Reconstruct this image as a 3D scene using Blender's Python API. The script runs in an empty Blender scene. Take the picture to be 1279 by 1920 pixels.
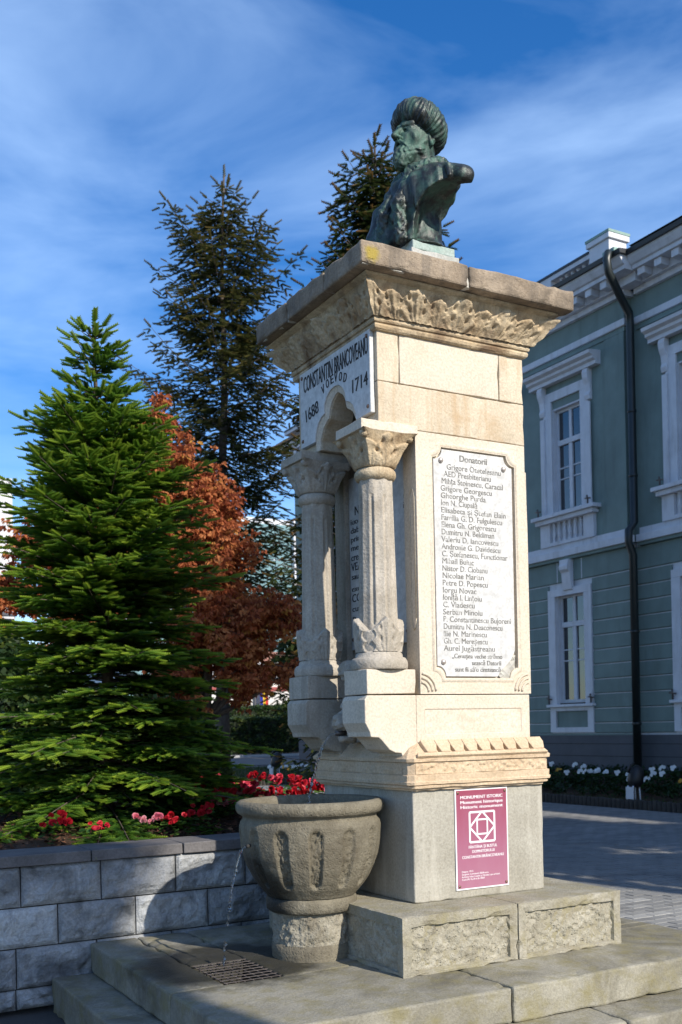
import bpy, bmesh, math, random
import numpy as np
from mathutils import Vector, Matrix, noise as mnoise

S = bpy.context.scene
COL = S.collection
R = math.radians

# ------------------------------------------------------------------ camera
YAW, ROLL, F_PX, SHIFT = 0.5101, 0.0215, 1934.5, 402.7
CAM = Vector((-2.9786, -4.8304, 1.30))
fw = Vector((math.sin(YAW), math.cos(YAW), 0)); rt = Vector((math.cos(YAW), -math.sin(YAW), 0)); up = Vector((0, 0, 1))
c_, s_ = math.cos(ROLL), math.sin(ROLL)
r2 = rt * c_ - up * s_; u2 = rt * s_ + up * c_
cd = bpy.data.cameras.new('camera'); cam = bpy.data.objects.new('camera', cd); COL.objects.link(cam)
M = Matrix.Identity(4)
for i in range(3):
    M[i][0], M[i][1], M[i][2], M[i][3] = r2[i], u2[i], -fw[i], CAM[i]
cam.matrix_world = M
cd.sensor_fit = 'VERTICAL'; cd.sensor_height = 36; cd.sensor_width = 24
cd.lens = F_PX / 1920 * 36; cd.shift_y = SHIFT / 1920; cd.clip_end = 2000; cd.clip_start = 0.05
cd.dof.use_dof = True; cd.dof.focus_distance = 5.8; cd.dof.aperture_fstop = 4.5
S.camera = cam

# ------------------------------------------------------------------ sky and sun
SUN_EL = R(34); TO_SUN = Vector((0.195, -0.981, 0)).normalized()
W = bpy.data.worlds.new('World'); S.world = W; W.use_nodes = True
nt = W.node_tree; nt.nodes.clear(); N = nt.nodes.new; Lk = nt.links.new
sky = N('ShaderNodeTexSky'); sky.sky_type = 'NISHITA'; sky.sun_disc = False
sky.sun_elevation = SUN_EL; sky.sun_rotation = math.atan2(TO_SUN.x, TO_SUN.y)
sky.air_density = 1.0; sky.dust_density = 0.55; sky.ozone_density = 3.2; sky.altitude = 250
tc = N('ShaderNodeTexCoord'); mp = N('ShaderNodeMapping'); mp.inputs['Scale'].default_value = (1.3, 0.9, 4.2); mp.inputs['Rotation'].default_value = (0.25, 0.2, 0.5)
Lk(tc.outputs['Generated'], mp.inputs['Vector'])
n1 = N('ShaderNodeTexNoise'); n1.inputs['Scale'].default_value = 1.9; n1.inputs['Detail'].default_value = 7; n1.inputs['Roughness'].default_value = 0.52; n1.inputs['Distortion'].default_value = 0.5
Lk(mp.outputs['Vector'], n1.inputs['Vector'])
rp = N('ShaderNodeValToRGB'); rp.color_ramp.elements[0].position = 0.36; rp.color_ramp.elements[1].position = 0.82
rp.color_ramp.elements[0].color = (0, 0, 0, 1); rp.color_ramp.elements[1].color = (0.55, 0.55, 0.55, 1)
Lk(n1.outputs['Fac'], rp.inputs['Fac'])
hs = N('ShaderNodeHueSaturation'); hs.inputs['Saturation'].default_value = 1.34; hs.inputs['Hue'].default_value = 0.508
Lk(sky.outputs['Color'], hs.inputs['Color'])
mx = N('ShaderNodeMix'); mx.data_type = 'RGBA'; mx.inputs['B'].default_value = (5.2, 7.2, 10.0, 1)
Lk(rp.outputs['Color'], mx.inputs['Factor']); Lk(hs.outputs['Color'], mx.inputs['A'])
bg = N('ShaderNodeBackground'); bg.inputs['Strength'].default_value = 0.15
Lk(mx.outputs['Result'], bg.inputs['Color'])
out = N('ShaderNodeOutputWorld'); Lk(bg.outputs['Background'], out.inputs['Surface'])

sd = bpy.data.lights.new('sun', 'SUN'); sd.energy = 4.95; sd.angle = R(0.53); sd.color = (1.0, 0.93, 0.82)
sun = bpy.data.objects.new('sun', sd); COL.objects.link(sun)
dsun = -(TO_SUN * math.cos(SUN_EL) + Vector((0, 0, math.sin(SUN_EL))))
sun.rotation_euler = dsun.to_track_quat('-Z', 'Y').to_euler(); sun.location = (6, -18, 12)
S.view_settings.view_transform = 'Standard'; S.view_settings.look = 'None'
S.view_settings.exposure = 0.32; S.view_settings.gamma = 1.0; S.view_settings.use_curve_mapping = False

rng = np.random.default_rng(7); random.seed(7)

# ------------------------------------------------------------------ materials
def newmat(name):
    m = bpy.data.materials.new(name); m.use_nodes = True
    t = m.node_tree; t.nodes.clear()
    o = t.nodes.new('ShaderNodeOutputMaterial'); b = t.nodes.new('ShaderNodeBsdfPrincipled')
    t.links.new(b.outputs[0], o.inputs['Surface'])
    return m, t, b
def nz(t, vec, scale, detail=4, rough=0.55, dist=0.0):
    n = t.nodes.new('ShaderNodeTexNoise'); n.inputs['Scale'].default_value = scale
    n.inputs['Detail'].default_value = detail; n.inputs['Roughness'].default_value = rough; n.inputs['Distortion'].default_value = dist
    t.links.new(vec, n.inputs['Vector']); return n.outputs['Fac']
def ramp(t, fac, stops):
    r = t.nodes.new('ShaderNodeValToRGB'); e = r.color_ramp.elements
    while len(e) < len(stops): e.new(0.5)
    for i, (p, c) in enumerate(stops):
        e[i].position = p; e[i].color = (*c, 1) if len(c) == 3 else c
    t.links.new(fac, r.inputs['Fac']); return r.outputs['Color']
def mixc(t, fac, a, b, blend='MIX'):
    m = t.nodes.new('ShaderNodeMix'); m.data_type = 'RGBA'; m.blend_type = blend
    for v, k in ((fac, 'Factor'), (a, 'A'), (b, 'B')):
        if hasattr(v, 'is_linked') or hasattr(v, 'links'): t.links.new(v, m.inputs[k])
        else: m.inputs[k].default_value = v if k == 'Factor' else (*v, 1)
    return m.outputs['Result']
def mathn(t, op, a, b=0.0):
    m = t.nodes.new('ShaderNodeMath'); m.operation = op
    for i, v in enumerate((a, b)):
        if hasattr(v, 'links'): t.links.new(v, m.inputs[i])
        else: m.inputs[i].default_value = v
    return m.outputs[0]
def pos(t, scale=None):
    g = t.nodes.new('ShaderNodeNewGeometry')
    if scale is None: return g.outputs['Position']
    m = t.nodes.new('ShaderNodeMapping'); m.inputs['Scale'].default_value = scale
    t.links.new(g.outputs['Position'], m.inputs['Vector']); return m.outputs['Vector']
def bump(t, b, h, strength, dist=0.02):
    n = t.nodes.new('ShaderNodeBump'); n.inputs['Strength'].default_value = strength; n.inputs['Distance'].default_value = dist
    t.links.new(h, n.inputs['Height']); t.links.new(n.outputs['Normal'], b.inputs['Normal'])
def stone(name, ca, cb, stain=None, stain_lo=0.55, stain_hi=0.75, scale=3.0, fine=70, bumpy=0.35, pits=0.0, rough=0.88, streak=None, moss=None, wet=None, lichen=None):
    m, t, b = newmat(name); p = pos(t)
    col = ramp(t, nz(t, p, scale, 6, 0.6), [(0.3, ca), (0.7, cb)])
    sp = nz(t, p, fine, 3, 0.7)
    col = mixc(t, 0.55, col, ramp(t, sp, [(0.25, (0.55, 0.54, 0.52)), (0.75, (1.35, 1.35, 1.35))]), 'MULTIPLY')
    if stain: col = mixc(t, ramp(t, nz(t, p, scale * 0.7, 5, 0.65, 0.8), [(stain_lo, (0, 0, 0)), (stain_hi, (1, 1, 1))]), col, stain)
    if streak:
        col = mixc(t, ramp(t, nz(t, pos(t, (7, 7, 0.7)), 1.6, 5, 0.65), [(0.5, (0, 0, 0)), (0.78, (0.85, 0.85, 0.85))]), col, streak)
    if moss:
        g = t.nodes.new('ShaderNodeNewGeometry'); sx = t.nodes.new('ShaderNodeSeparateXYZ'); t.links.new(g.outputs['Normal'], sx.inputs[0])
        f = mathn(t, 'MULTIPLY', ramp(t, nz(t, p, 7, 7, 0.7), [(0.46, (0, 0, 0)), (0.66, (1, 1, 1))]), 0.75)
        col = mixc(t, f, col, moss)
    if lichen:
        (lx, ly, lz, lr), lc = lichen
        v = t.nodes.new('ShaderNodeVectorMath'); v.operation = 'DISTANCE'; t.links.new(p, v.inputs[0]); v.inputs[1].default_value = (lx, ly, lz)
        d = mathn(t, 'ADD', v.outputs['Value'], mathn(t, 'MULTIPLY', nz(t, p, 22, 6, 0.75), lr * 1.6))
        col = mixc(t, ramp(t, d, [(lr * 1.35, (0.8, 0.8, 0.8)), (lr * 1.85, (0, 0, 0))]), col, lc)
    if wet:
        (wx, wy, wz, wr) = wet
        v = t.nodes.new('ShaderNodeVectorMath'); v.operation = 'DISTANCE'; t.links.new(p, v.inputs[0]); v.inputs[1].default_value = (wx, wy, wz)
        d = mathn(t, 'ADD', v.outputs['Value'], mathn(t, 'MULTIPLY', nz(t, p, 5, 6, 0.6), wr * 0.9))
        f = ramp(t, d, [(wr * 1.15, (1, 1, 1)), (wr * 1.5, (0, 0, 0))])
        col = mixc(t, mathn(t, 'MULTIPLY', f, 0.85), col, (0.014, 0.014, 0.012))
        t.links.new(ramp(t, f, [(0, (rough,) * 3), (1, (0.48,) * 3)]), b.inputs['Roughness'])
    else: b.inputs['Roughness'].default_value = rough
    t.links.new(col, b.inputs['Base Color'])
    h = mathn(t, 'ADD', mathn(t, 'MULTIPLY', sp, 0.5), nz(t, p, fine * 0.25, 5, 0.65))
    if pits:
        v = t.nodes.new('ShaderNodeTexVoronoi'); v.inputs['Scale'].default_value = 55; t.links.new(p, v.inputs['Vector'])
        h = mathn(t, 'ADD', h, mathn(t, 'MULTIPLY', ramp(t, v.outputs['Distance'], [(0.0, (0, 0, 0)), (0.35, (1, 1, 1))]), pits))
    bump(t, b, h, bumpy, 0.012)
    b.inputs['Specular IOR Level'].default_value = 0.25
    return m
def per_piece(m, lo, hi):
    t = m.node_tree; b = [n for n in t.nodes if n.type == 'BSDF_PRINCIPLED'][0]; l = b.inputs['Base Color'].links[0].from_socket
    oi = t.nodes.new('ShaderNodeObjectInfo'); r = ramp(t, oi.outputs['Random'], [(0, (lo, lo, lo)), (1, (hi, hi, hi * .98))])
    t.links.new(mixc(t, 1.0, l, r, 'MULTIPLY'), b.inputs['Base Color']); return m
def paint(name, c, rough=0.6, var=0.18, metallic=0.0, scale=5, bmp=0.08, dirt=None):
    m, t, b = newmat(name); p = pos(t)
    f = nz(t, p, scale, 6, 0.6)
    a = tuple(x * (1 - var) for x in c); d = tuple(min(1, x * (1 + var)) for x in c)
    col = ramp(t, f, [(0.3, a), (0.7, d)])
    if dirt: col = mixc(t, ramp(t, nz(t, pos(t, (3, 3, 0.5)), 1.3, 6, 0.7), [(0.5, (0, 0, 0)), (0.8, (0.7, 0.7, 0.7))]), col, dirt)
    t.links.new(col, b.inputs['Base Color']); b.inputs['Roughness'].default_value = rough; b.inputs['Metallic'].default_value = metallic
    bump(t, b, nz(t, p, scale * 14, 4), bmp, 0.01)
    return m
def leafmat(name, stops, trans=0.35, rough=0.5, spec=0.3):
    m, t, b = newmat(name)
    at = t.nodes.new('ShaderNodeAttribute'); at.attribute_name = 'var'
    col = ramp(t, at.outputs['Fac'], stops); t.links.new(col, b.inputs['Base Color'])
    b.inputs['Roughness'].default_value = rough; b.inputs['Specular IOR Level'].default_value = spec
    tr = t.nodes.new('ShaderNodeBsdfTranslucent'); t.links.new(col, tr.inputs['Color'])
    ms = t.nodes.new('ShaderNodeMixShader'); ms.inputs[0].default_value = trans
    o = [n for n in t.nodes if n.type == 'OUTPUT_MATERIAL'][0]
    t.links.new(b.outputs[0], ms.inputs[1]); t.links.new(tr.outputs[0], ms.inputs[2]); t.links.new(ms.outputs[0], o.inputs['Surface'])
    return m

CREAM = stone('cream limestone', (0.48, 0.40, 0.29), (0.61, 0.53, 0.41), (0.43, 0.29, 0.16), 0.54, 0.75, scale=2.6, bumpy=0.32, streak=(0.42, 0.28, 0.15))
CREAMP = stone('pale dressed limestone', (0.56, 0.48, 0.37), (0.64, 0.57, 0.47), (0.50, 0.38, 0.26), 0.62, 0.9, scale=3.0, bumpy=0.22)
OCHRE = stone('ochre carved limestone', (0.40, 0.29, 0.17), (0.58, 0.48, 0.33), (0.17, 0.11, 0.065), 0.50, 0.70, scale=5, bumpy=0.5, pits=0.25, streak=(0.16, 0.12, 0.085))
BAND = stone('tan cornice stone', (0.50, 0.37, 0.24), (0.60, 0.48, 0.34), (0.36, 0.26, 0.16), 0.6, 0.85, scale=4, bumpy=0.4)
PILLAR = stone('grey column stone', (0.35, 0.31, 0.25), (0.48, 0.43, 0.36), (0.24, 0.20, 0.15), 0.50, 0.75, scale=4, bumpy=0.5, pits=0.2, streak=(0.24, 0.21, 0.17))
SLAB = stone('weathered slab stone', (0.22, 0.17, 0.12), (0.36, 0.29, 0.215), (0.10, 0.08, 0.06), 0.48, 0.7, scale=4, bumpy=0.6, pits=0.35, streak=(0.13, 0.11, 0.09), lichen=((-0.15, -0.22, 3.775, 0.05), (0.35, 0.26, 0.03)))
CONC = stone('grey rendered pedestal', (0.29, 0.27, 0.22), (0.39, 0.37, 0.315), (0.22, 0.20, 0.155), 0.55, 0.8, scale=3, bumpy=0.25, streak=(0.50, 0.47, 0.40))
PLIN = stone('mossy grey plinth stone', (0.25, 0.232, 0.178), (0.375, 0.348, 0.282), (0.20, 0.17, 0.11), 0.52, 0.78, scale=4, bumpy=0.6, pits=0.25, moss=(0.25, 0.22, 0.12))
PITTED = stone('pitted infill stone', (0.27, 0.25, 0.19), (0.42, 0.39, 0.31), (0.16, 0.14, 0.10), 0.52, 0.75, scale=6, bumpy=0.9, pits=0.6)
STEP = stone('grey step stone', (0.21, 0.197, 0.158), (0.325, 0.305, 0.25), (0.10, 0.09, 0.062), 0.46, 0.72, scale=2.5, bumpy=0.45, pits=0.2, moss=(0.20, 0.175, 0.085), wet=(-0.74, 0.50, 0.0, 0.60))  # wet patch spread wider and darker to stand for shade at lower left
BASIN = stone('basin stone', (0.14, 0.124, 0.09), (0.235, 0.21, 0.155), (0.085, 0.07, 0.048), 0.48, 0.75, scale=4, bumpy=0.7, pits=0.35, streak=(0.115, 0.10, 0.07), wet=(-0.74, 0.40, 0.36, 0.33))
BASINR = stone('rough basin stone', (0.23, 0.21, 0.16), (0.37, 0.34, 0.27), (0.10, 0.08, 0.055), 0.5, 0.75, scale=6, bumpy=0.9, pits=0.5)
MARB = stone('white marble', (0.52, 0.515, 0.50), (0.59, 0.585, 0.57), (0.47, 0.455, 0.42), 0.6, 0.85, scale=4, fine=25, bumpy=0.05, rough=0.45)
WALLB = stone('split face grey block', (0.27, 0.28, 0.29), (0.46, 0.47, 0.48), (0.10, 0.105, 0.11), 0.45, 0.68, scale=5, bumpy=0.8, pits=0.25)
CAPS = stone('dark wall coping', (0.10, 0.095, 0.095), (0.17, 0.16, 0.16), (0.30, 0.29, 0.28), 0.68, 0.85, scale=5, bumpy=0.3)
MORT = paint('mortar', (0.45, 0.43, 0.38), 0.95, 0.25)
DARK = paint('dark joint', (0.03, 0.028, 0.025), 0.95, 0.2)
PAVE = stone('grey concrete paver', (0.21, 0.21, 0.205), (0.30, 0.295, 0.28), (0.15, 0.15, 0.15), 0.55, 0.8, scale=2.5, bumpy=0.3)
GREEN = paint('sage green render', (0.180, 0.240, 0.220), 0.85, 0.15, scale=1.2, dirt=(0.120, 0.155, 0.142))
WHITE = paint('white trim paint', (0.62, 0.63, 0.66), 0.7, 0.08, scale=3, dirt=(0.36, 0.35, 0.34))
PLIND = paint('dark grey plinth render', (0.085, 0.088, 0.10), 0.8, 0.15, scale=1.5)
ROOFD = paint('dark sheet roof', (0.02, 0.022, 0.025), 0.45, 0.2)
PIPE = paint('dark green downpipe paint', (0.010, 0.016, 0.016), 0.4, 0.2)
COPPER = paint('verdigris flashing', (0.22, 0.33, 0.28), 0.7, 0.25)
IRON = paint('rusty iron', (0.14, 0.12, 0.11), 0.45, 0.3, 0.6)
SCREW = paint('bronze screw head', (0.22, 0.13, 0.09), 0.4, 0.25, 0.6)
SCREWW = paint('grey screw cap', (0.45, 0.40, 0.36), 0.4, 0.15, 0.4)
LETG = stone('worn grey lettering', (0.15, 0.145, 0.135), (0.23, 0.225, 0.21), (0.44, 0.43, 0.41), 0.52, 0.66, scale=40, fine=120, bumpy=0.0)
LETD = stone('worn dark lettering', (0.03, 0.03, 0.03), (0.06, 0.06, 0.06), (0.25, 0.25, 0.25), 0.60, 0.72, scale=30, fine=120, bumpy=0.0)
SIGNW = paint('white sign print', (0.78, 0.76, 0.76), 0.5, 0.03)
BARK = stone('grey brown bark', (0.07, 0.055, 0.042), (0.14, 0.115, 0.09), scale=8, bumpy=0.9, pits=0.3)
SOIL = stone('dark bark mulch', (0.035, 0.02, 0.013), (0.09, 0.05, 0.03), scale=30, bumpy=1.0, pits=0.5)

per_piece(WALLB, 0.72, 1.22); per_piece(PAVE, 0.70, 1.25); per_piece(STEP, 0.88, 1.1)
def sign_mat():
    m, t, b = newmat('faded crimson sign'); p = pos(t)
    s = t.nodes.new('ShaderNodeSeparateXYZ'); t.links.new(p, s.inputs[0])
    f = mathn(t, 'DIVIDE', mathn(t, 'SUBTRACT', s.outputs['Z'], 0.36), 0.57)
    f = mathn(t, 'ADD', f, mathn(t, 'MULTIPLY', mathn(t, 'SUBTRACT', nz(t, pos(t, (6, 6, 1.5)), 3, 5), 0.5), 0.5))
    col = ramp(t, f, [(0.0, (0.34, 0.15, 0.21)), (0.45, (0.31, 0.105, 0.165)), (1.0, (0.27, 0.055, 0.095))])
    t.links.new(col, b.inputs['Base Color']); b.inputs['Roughness'].default_value = 0.4
    return m
SIGNR = sign_mat()
def bronze_mat(name='patinated bronze', lo=0.46, hi=0.74):
    m, t, b = newmat(name); p = pos(t)
    f = ramp(t, nz(t, p, 9, 7, 0.65, 0.6), [(lo, (0, 0, 0)), (hi, (1, 1, 1))])
    col = mixc(t, f, (0.024, 0.028, 0.027), (0.075, 0.17, 0.13))
    st = ramp(t, nz(t, pos(t, (26, 26, 3)), 1.2, 5, 0.6), [(0.52, (0, 0, 0)), (0.78, (0.8, 0.8, 0.8))])
    col = mixc(t, st, col, (0.15, 0.165, 0.15))
    t.links.new(col, b.inputs['Base Color']); b.inputs['Metallic'].default_value = 0.35
    t.links.new(ramp(t, f, [(0, (0.42,) * 3), (1, (0.8,) * 3)]), b.inputs['Roughness'])
    bump(t, b, mathn(t, 'ADD', nz(t, p, 60, 5, 0.7), nz(t, p, 22, 3)), 0.35, 0.01)
    return m
BRONZE = bronze_mat(); BRONZEG = bronze_mat('green patinated bronze', 0.40, 0.70)
def glass_mat():
    m, t, b = newmat('window glass')
    b.inputs['Base Color'].default_value = (0.012, 0.016, 0.02, 1); b.inputs['Roughness'].default_value = 0.02
    b.inputs['Specular IOR Level'].default_value = 1.0; b.inputs['IOR'].default_value = 1.6
    bump(t, b, nz(t, pos(t), 1.6, 2), 0.04, 0.05)
    return m
GLASS = glass_mat()
def water_mat():
    m, t, b = newmat('clear water'); b.inputs['Base Color'].default_value = (0.9, 0.95, 1, 1)
    b.inputs['Roughness'].default_value = 0.02; b.inputs['IOR'].default_value = 1.33; b.inputs['Transmission Weight'].default_value = 1.0
    return m
WATER = water_mat()
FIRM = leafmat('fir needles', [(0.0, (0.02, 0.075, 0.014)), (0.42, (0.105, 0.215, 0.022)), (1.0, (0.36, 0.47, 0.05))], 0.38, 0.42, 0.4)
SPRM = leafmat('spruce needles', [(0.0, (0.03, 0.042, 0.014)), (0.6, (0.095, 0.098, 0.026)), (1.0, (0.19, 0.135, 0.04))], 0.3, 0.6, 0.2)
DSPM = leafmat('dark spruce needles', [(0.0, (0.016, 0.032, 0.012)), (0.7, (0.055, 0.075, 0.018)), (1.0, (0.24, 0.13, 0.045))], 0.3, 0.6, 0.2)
RUSTM = leafmat('rust leaves', [(0.0, (0.13, 0.028, 0.016)), (0.45, (0.39, 0.11, 0.042)), (0.85, (0.55, 0.22, 0.08)), (1.0, (0.50, 0.26, 0.05))], 0.4, 0.6, 0.15)
LEAFM = leafmat('garden leaves', [(0.0, (0.02, 0.055, 0.012)), (0.6, (0.05, 0.12, 0.025)), (1.0, (0.14, 0.2, 0.04))], 0.35)
REDM = leafmat('begonia petals', [(0.0, (0.50, 0.012, 0.02)), (0.5, (0.62, 0.03, 0.06)), (0.8, (0.72, 0.13, 0.20)), (1.0, (0.78, 0.38, 0.42))], 0.3)
PANM = leafmat('pansy petals', [(0.0, (0.75, 0.77, 0.78)), (0.6, (0.78, 0.78, 0.74)), (0.8, (0.6, 0.42, 0.05)), (1.0, (0.55, 0.12, 0.02))], 0.2)
GRASS = leafmat('lawn grass', [(0.0, (0.02, 0.045, 0.01)), (1.0, (0.06, 0.10, 0.02))], 0.3)
HEDM = leafmat('hedge leaves', [(0.0, (0.012, 0.03, 0.008)), (0.7, (0.03, 0.06, 0.015)), (1.0, (0.10, 0.13, 0.02))], 0.3)

# ------------------------------------------------------------------ object helpers
def link(o, parent=None):
    COL.objects.link(o)
    if parent is not None: o.parent = parent
    return o
def tag(o, label=None, cat=None, group=None, kind=None):
    if label: o['label'] = label
    if cat: o['category'] = cat
    if group: o['group'] = group
    if kind: o['kind'] = kind
    return o
def thing(name, label, cat, loc=(0, 0, 0), group=None):
    o = bpy.data.objects.new(name, None); o.location = loc; o.empty_display_size = 0.1; link(o)
    return tag(o, label, cat, group)
def np_mesh(name, V, F, mat, parent=None, smooth=False, var=None, off=(0, 0, 0)):
    """V (n,3) array, F list of index tuples or an (m,k) array; vertices are in world space, parent's location is subtracted"""
    me = bpy.data.meshes.new(name); V = np.asarray(V, dtype=np.float32)
    if parent is not None: V = V - np.array(world_loc(parent), dtype=np.float32)
    if isinstance(F, np.ndarray):
        k = F.shape[1]; me.vertices.add(len(V)); me.vertices.foreach_set('co', V.ravel())
        me.loops.add(F.size); me.loops.foreach_set('vertex_index', F.astype(np.int32).ravel())
        me.polygons.add(len(F)); me.polygons.foreach_set('loop_start', np.arange(0, F.size, k, dtype=np.int32))
        me.polygons.foreach_set('loop_total', np.full(len(F), k, dtype=np.int32)); me.update(calc_edges=True)
    else:
        me.from_pydata(V.tolist(), [], F); me.update()
    if smooth: me.polygons.foreach_set('use_smooth', np.ones(len(me.polygons), dtype=bool))
    if var is not None:
        a = me.attributes.new('var', 'FLOAT', 'POINT'); a.data.foreach_set('value', np.asarray(var, dtype=np.float32))
    mats = mat if isinstance(mat, (list, tuple)) else [mat]
    for m in mats: me.materials.append(m)
    o = bpy.data.objects.new(name, me); link(o, parent); return o
def world_loc(o):
    p = Vector((0, 0, 0))
    while o is not None: p += o.location; o = o.parent
    return p
class MB:
    def __init__(s): s.v = []; s.f = []
    def add(s, V, F):
        n = len(s.v); s.v += [tuple(p) for p in V]; s.f += [tuple(i + n for i in f) for f in F]; return s
    def box(s, x0, x1, y0, y1, z0, z1):
        return s.add([(x0, y0, z0), (x1, y0, z0), (x1, y1, z0), (x0, y1, z0), (x0, y0, z1), (x1, y0, z1), (x1, y1, z1), (x0, y1, z1)],
                     [(0, 3, 2, 1), (4, 5, 6, 7), (0, 1, 5, 4), (1, 2, 6, 5), (2, 3, 7, 6), (3, 0, 4, 7)])
    def prism(s, pts, axis, a, b):
        """2-D outline extruded along axis from a to b; axis x: pts are (y,z), y: (x,z), z: (x,y)"""
        n = len(pts)
        def q(p, t): return {'x': (t, p[0], p[1]), 'y': (p[0], t, p[1]), 'z': (p[0], p[1], t)}[axis]
        V = [q(p, a) for p in pts] + [q(p, b) for p in pts]
        F = [tuple(range(n)), tuple(range(2 * n - 1, n - 1, -1))] + [(i, i + n, (i + 1) % n + n, (i + 1) % n) for i in range(n)]
        return s.add(V, F)
    def tube(s, P, r, n=8, cap=True):
        P = [Vector(p) for p in P]; rr = r if isinstance(r, (list, tuple)) else [r] * len(P); V = []; F = []
        for i, p in enumerate(P):
            d = (P[min(i + 1, len(P) - 1)] - P[max(i - 1, 0)]).normalized()
            a = d.orthogonal().normalized() if i == 0 else (a - d * a.dot(d)).normalized()
            b = d.cross(a)
            for k in range(n):
                t = 2 * math.pi * k / n; V.append(p + (a * math.cos(t) + b * math.sin(t)) * rr[i])
        for i in range(len(P) - 1):
            for k in range(n): F.append((i * n + k, i * n + (k + 1) % n, (i + 1) * n + (k + 1) % n, (i + 1) * n + k))
        if cap: F += [tuple(range(n - 1, -1, -1)), tuple((len(P) - 1) * n + k for k in range(n))]
        return s.add(V, F)
    def lathe(s, c, prof, n=48, disp=None, cap=False):
        V = []; F = []; m = len(prof)
        for (r, z) in prof:
            for k in range(n):
                t = 2 * math.pi * k / n; rr = r + (disp(t, r, z) if disp else 0)
                V.append((c[0] + rr * math.cos(t), c[1] + rr * math.sin(t), c[2] + z))
        for i in range(m - 1):
            for k in range(n): F.append((i * n + k, i * n + (k + 1) % n, (i + 1) * n + (k + 1) % n, (i + 1) * n + k))
        if cap: F += [tuple(range(n - 1, -1, -1)), tuple((m - 1) * n + k for k in range(n))]
        return s.add(V, F)
    def build(s, name, mat, parent=None, smooth=False, bevel=0, seg=2, normals=True):
        o = np_mesh(name, np.array(s.v), s.f, mat, parent, smooth)
        if normals:
            bm = bmesh.new(); bm.from_mesh(o.data); bmesh.ops.recalc_face_normals(bm, faces=bm.faces); bm.to_mesh(o.data); bm.free()
        if bevel:
            m = o.modifiers.new('bevel', 'BEVEL'); m.width = bevel; m.segments = seg; m.limit_method = 'ANGLE'; m.angle_limit = R(35); m.harden_normals = False
        return o
def fbm(x, y, z, s, o=4):
    return mnoise.fractal(Vector((x * s, y * s, z * s)), 1.0, 2.0, o)
def worn(o, amp=0.004, s=6, cell=0.05, chips=0.0):
    """cut a stone into small faces, wear edges and surface by noise in world space"""
    off = world_loc(o)
    bm = bmesh.new(); bm.from_mesh(o.data)
    for it in range(6):
        es = [e for e in bm.edges if e.calc_length() > cell * 1.7]
        if not es or len(bm.verts) > 9000: break
        bmesh.ops.subdivide_edges(bm, edges=es, cuts=1, use_grid_fill=True)
    bm.normal_update()
    for v in bm.verts:
        p = v.co + off
        sharp = max((e.calc_face_angle(0) for e in v.link_edges), default=0)
        d = amp * fbm(p.x, p.y, p.z, s, 4)
        if chips and sharp > 0.6: d -= chips * max(0, fbm(p.x + 9, p.y, p.z, s * 1.7, 3) + 0.05) * 1.6
        v.co += v.normal * d
    bm.to_mesh(o.data); bm.free()
    return o
def block(name, x0, x1, y0, y1, z0, z1, mat, parent, bevel=0.006, amp=0.002, cell=0.08, chips=0.006):
    o = MB().box(x0, x1, y0, y1, z0, z1).build(name, mat, parent)
    worn(o, amp, 7, cell, chips)
    m = o.modifiers.new('bevel', 'BEVEL'); m.width = bevel; m.segments = 2; m.limit_method = 'ANGLE'; m.angle_limit = R(50)
    return o
def grid_face(O, U, Vv, Nn, nu, nv, hfun):
    """displaced grid: O + u*U + v*V + h*N"""
    O, U, Vv, Nn = [np.array(a, float) for a in (O, U, Vv, Nn)]
    u, v = np.meshgrid(np.linspace(0, 1, nu + 1), np.linspace(0, 1, nv + 1), indexing='ij')
    h = hfun(u, v); P = O + u[..., None] * U + v[..., None] * Vv + h[..., None] * Nn
    idx = np.arange((nu + 1) * (nv + 1)).reshape(nu + 1, nv + 1)
    F = np.stack([idx[:-1, :-1], idx[1:, :-1], idx[1:, 1:], idx[:-1, 1:]], -1).reshape(-1, 4)
    return P.reshape(-1, 3), F
def hnoise(shape, sc, seed):
    """smooth random field made of summed, interpolated value noise"""
    g = np.random.default_rng(seed); H = np.zeros(shape)
    for k in range(3):
        n = [max(2, int(s / sc * 2 ** k)) + 2 for s in shape]; a = g.random(n) - 0.5
        xi = np.linspace(0, n[0] - 1.001, shape[0]); yi = np.linspace(0, n[1] - 1.001, shape[1])
        x0 = xi.astype(int); y0 = yi.astype(int); fx = (xi - x0)[:, None]; fy = (yi - y0)[None, :]
        H += (a[np.ix_(x0, y0)] * (1 - fx) * (1 - fy) + a[np.ix_(x0 + 1, y0)] * fx * (1 - fy) + a[np.ix_(x0, y0 + 1)] * (1 - fx) * fy + a[np.ix_(x0 + 1, y0 + 1)] * fx * fy) * 0.6 ** k
    return H
def rough_infill(name, O, U, V, Nn, mat, parent, amp=0.012, cell=0.011, seed=1, sc=2.5):
    nu = max(4, int(np.linalg.norm(U) / cell)); nv = max(4, int(np.linalg.norm(V) / cell))
    H = hnoise((nu + 1, nv + 1), sc, seed)
    def h(u, v):
        e = np.minimum(np.minimum(u, 1 - u) * nu, np.minimum(v, 1 - v) * nv); return H * amp * 2 * np.clip(e / 2, 0, 1)
    P, F = grid_face(O, U, V, Nn, nu, nv, h)
    return np_mesh(name, P, F, mat, parent, True)
def copy_tree(o, parent=None):
    c = o.copy(); COL.objects.link(c); c.parent = parent
    for ch in list(o.children): copy_tree(ch, c)
    return c
TEXTS = []
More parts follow.
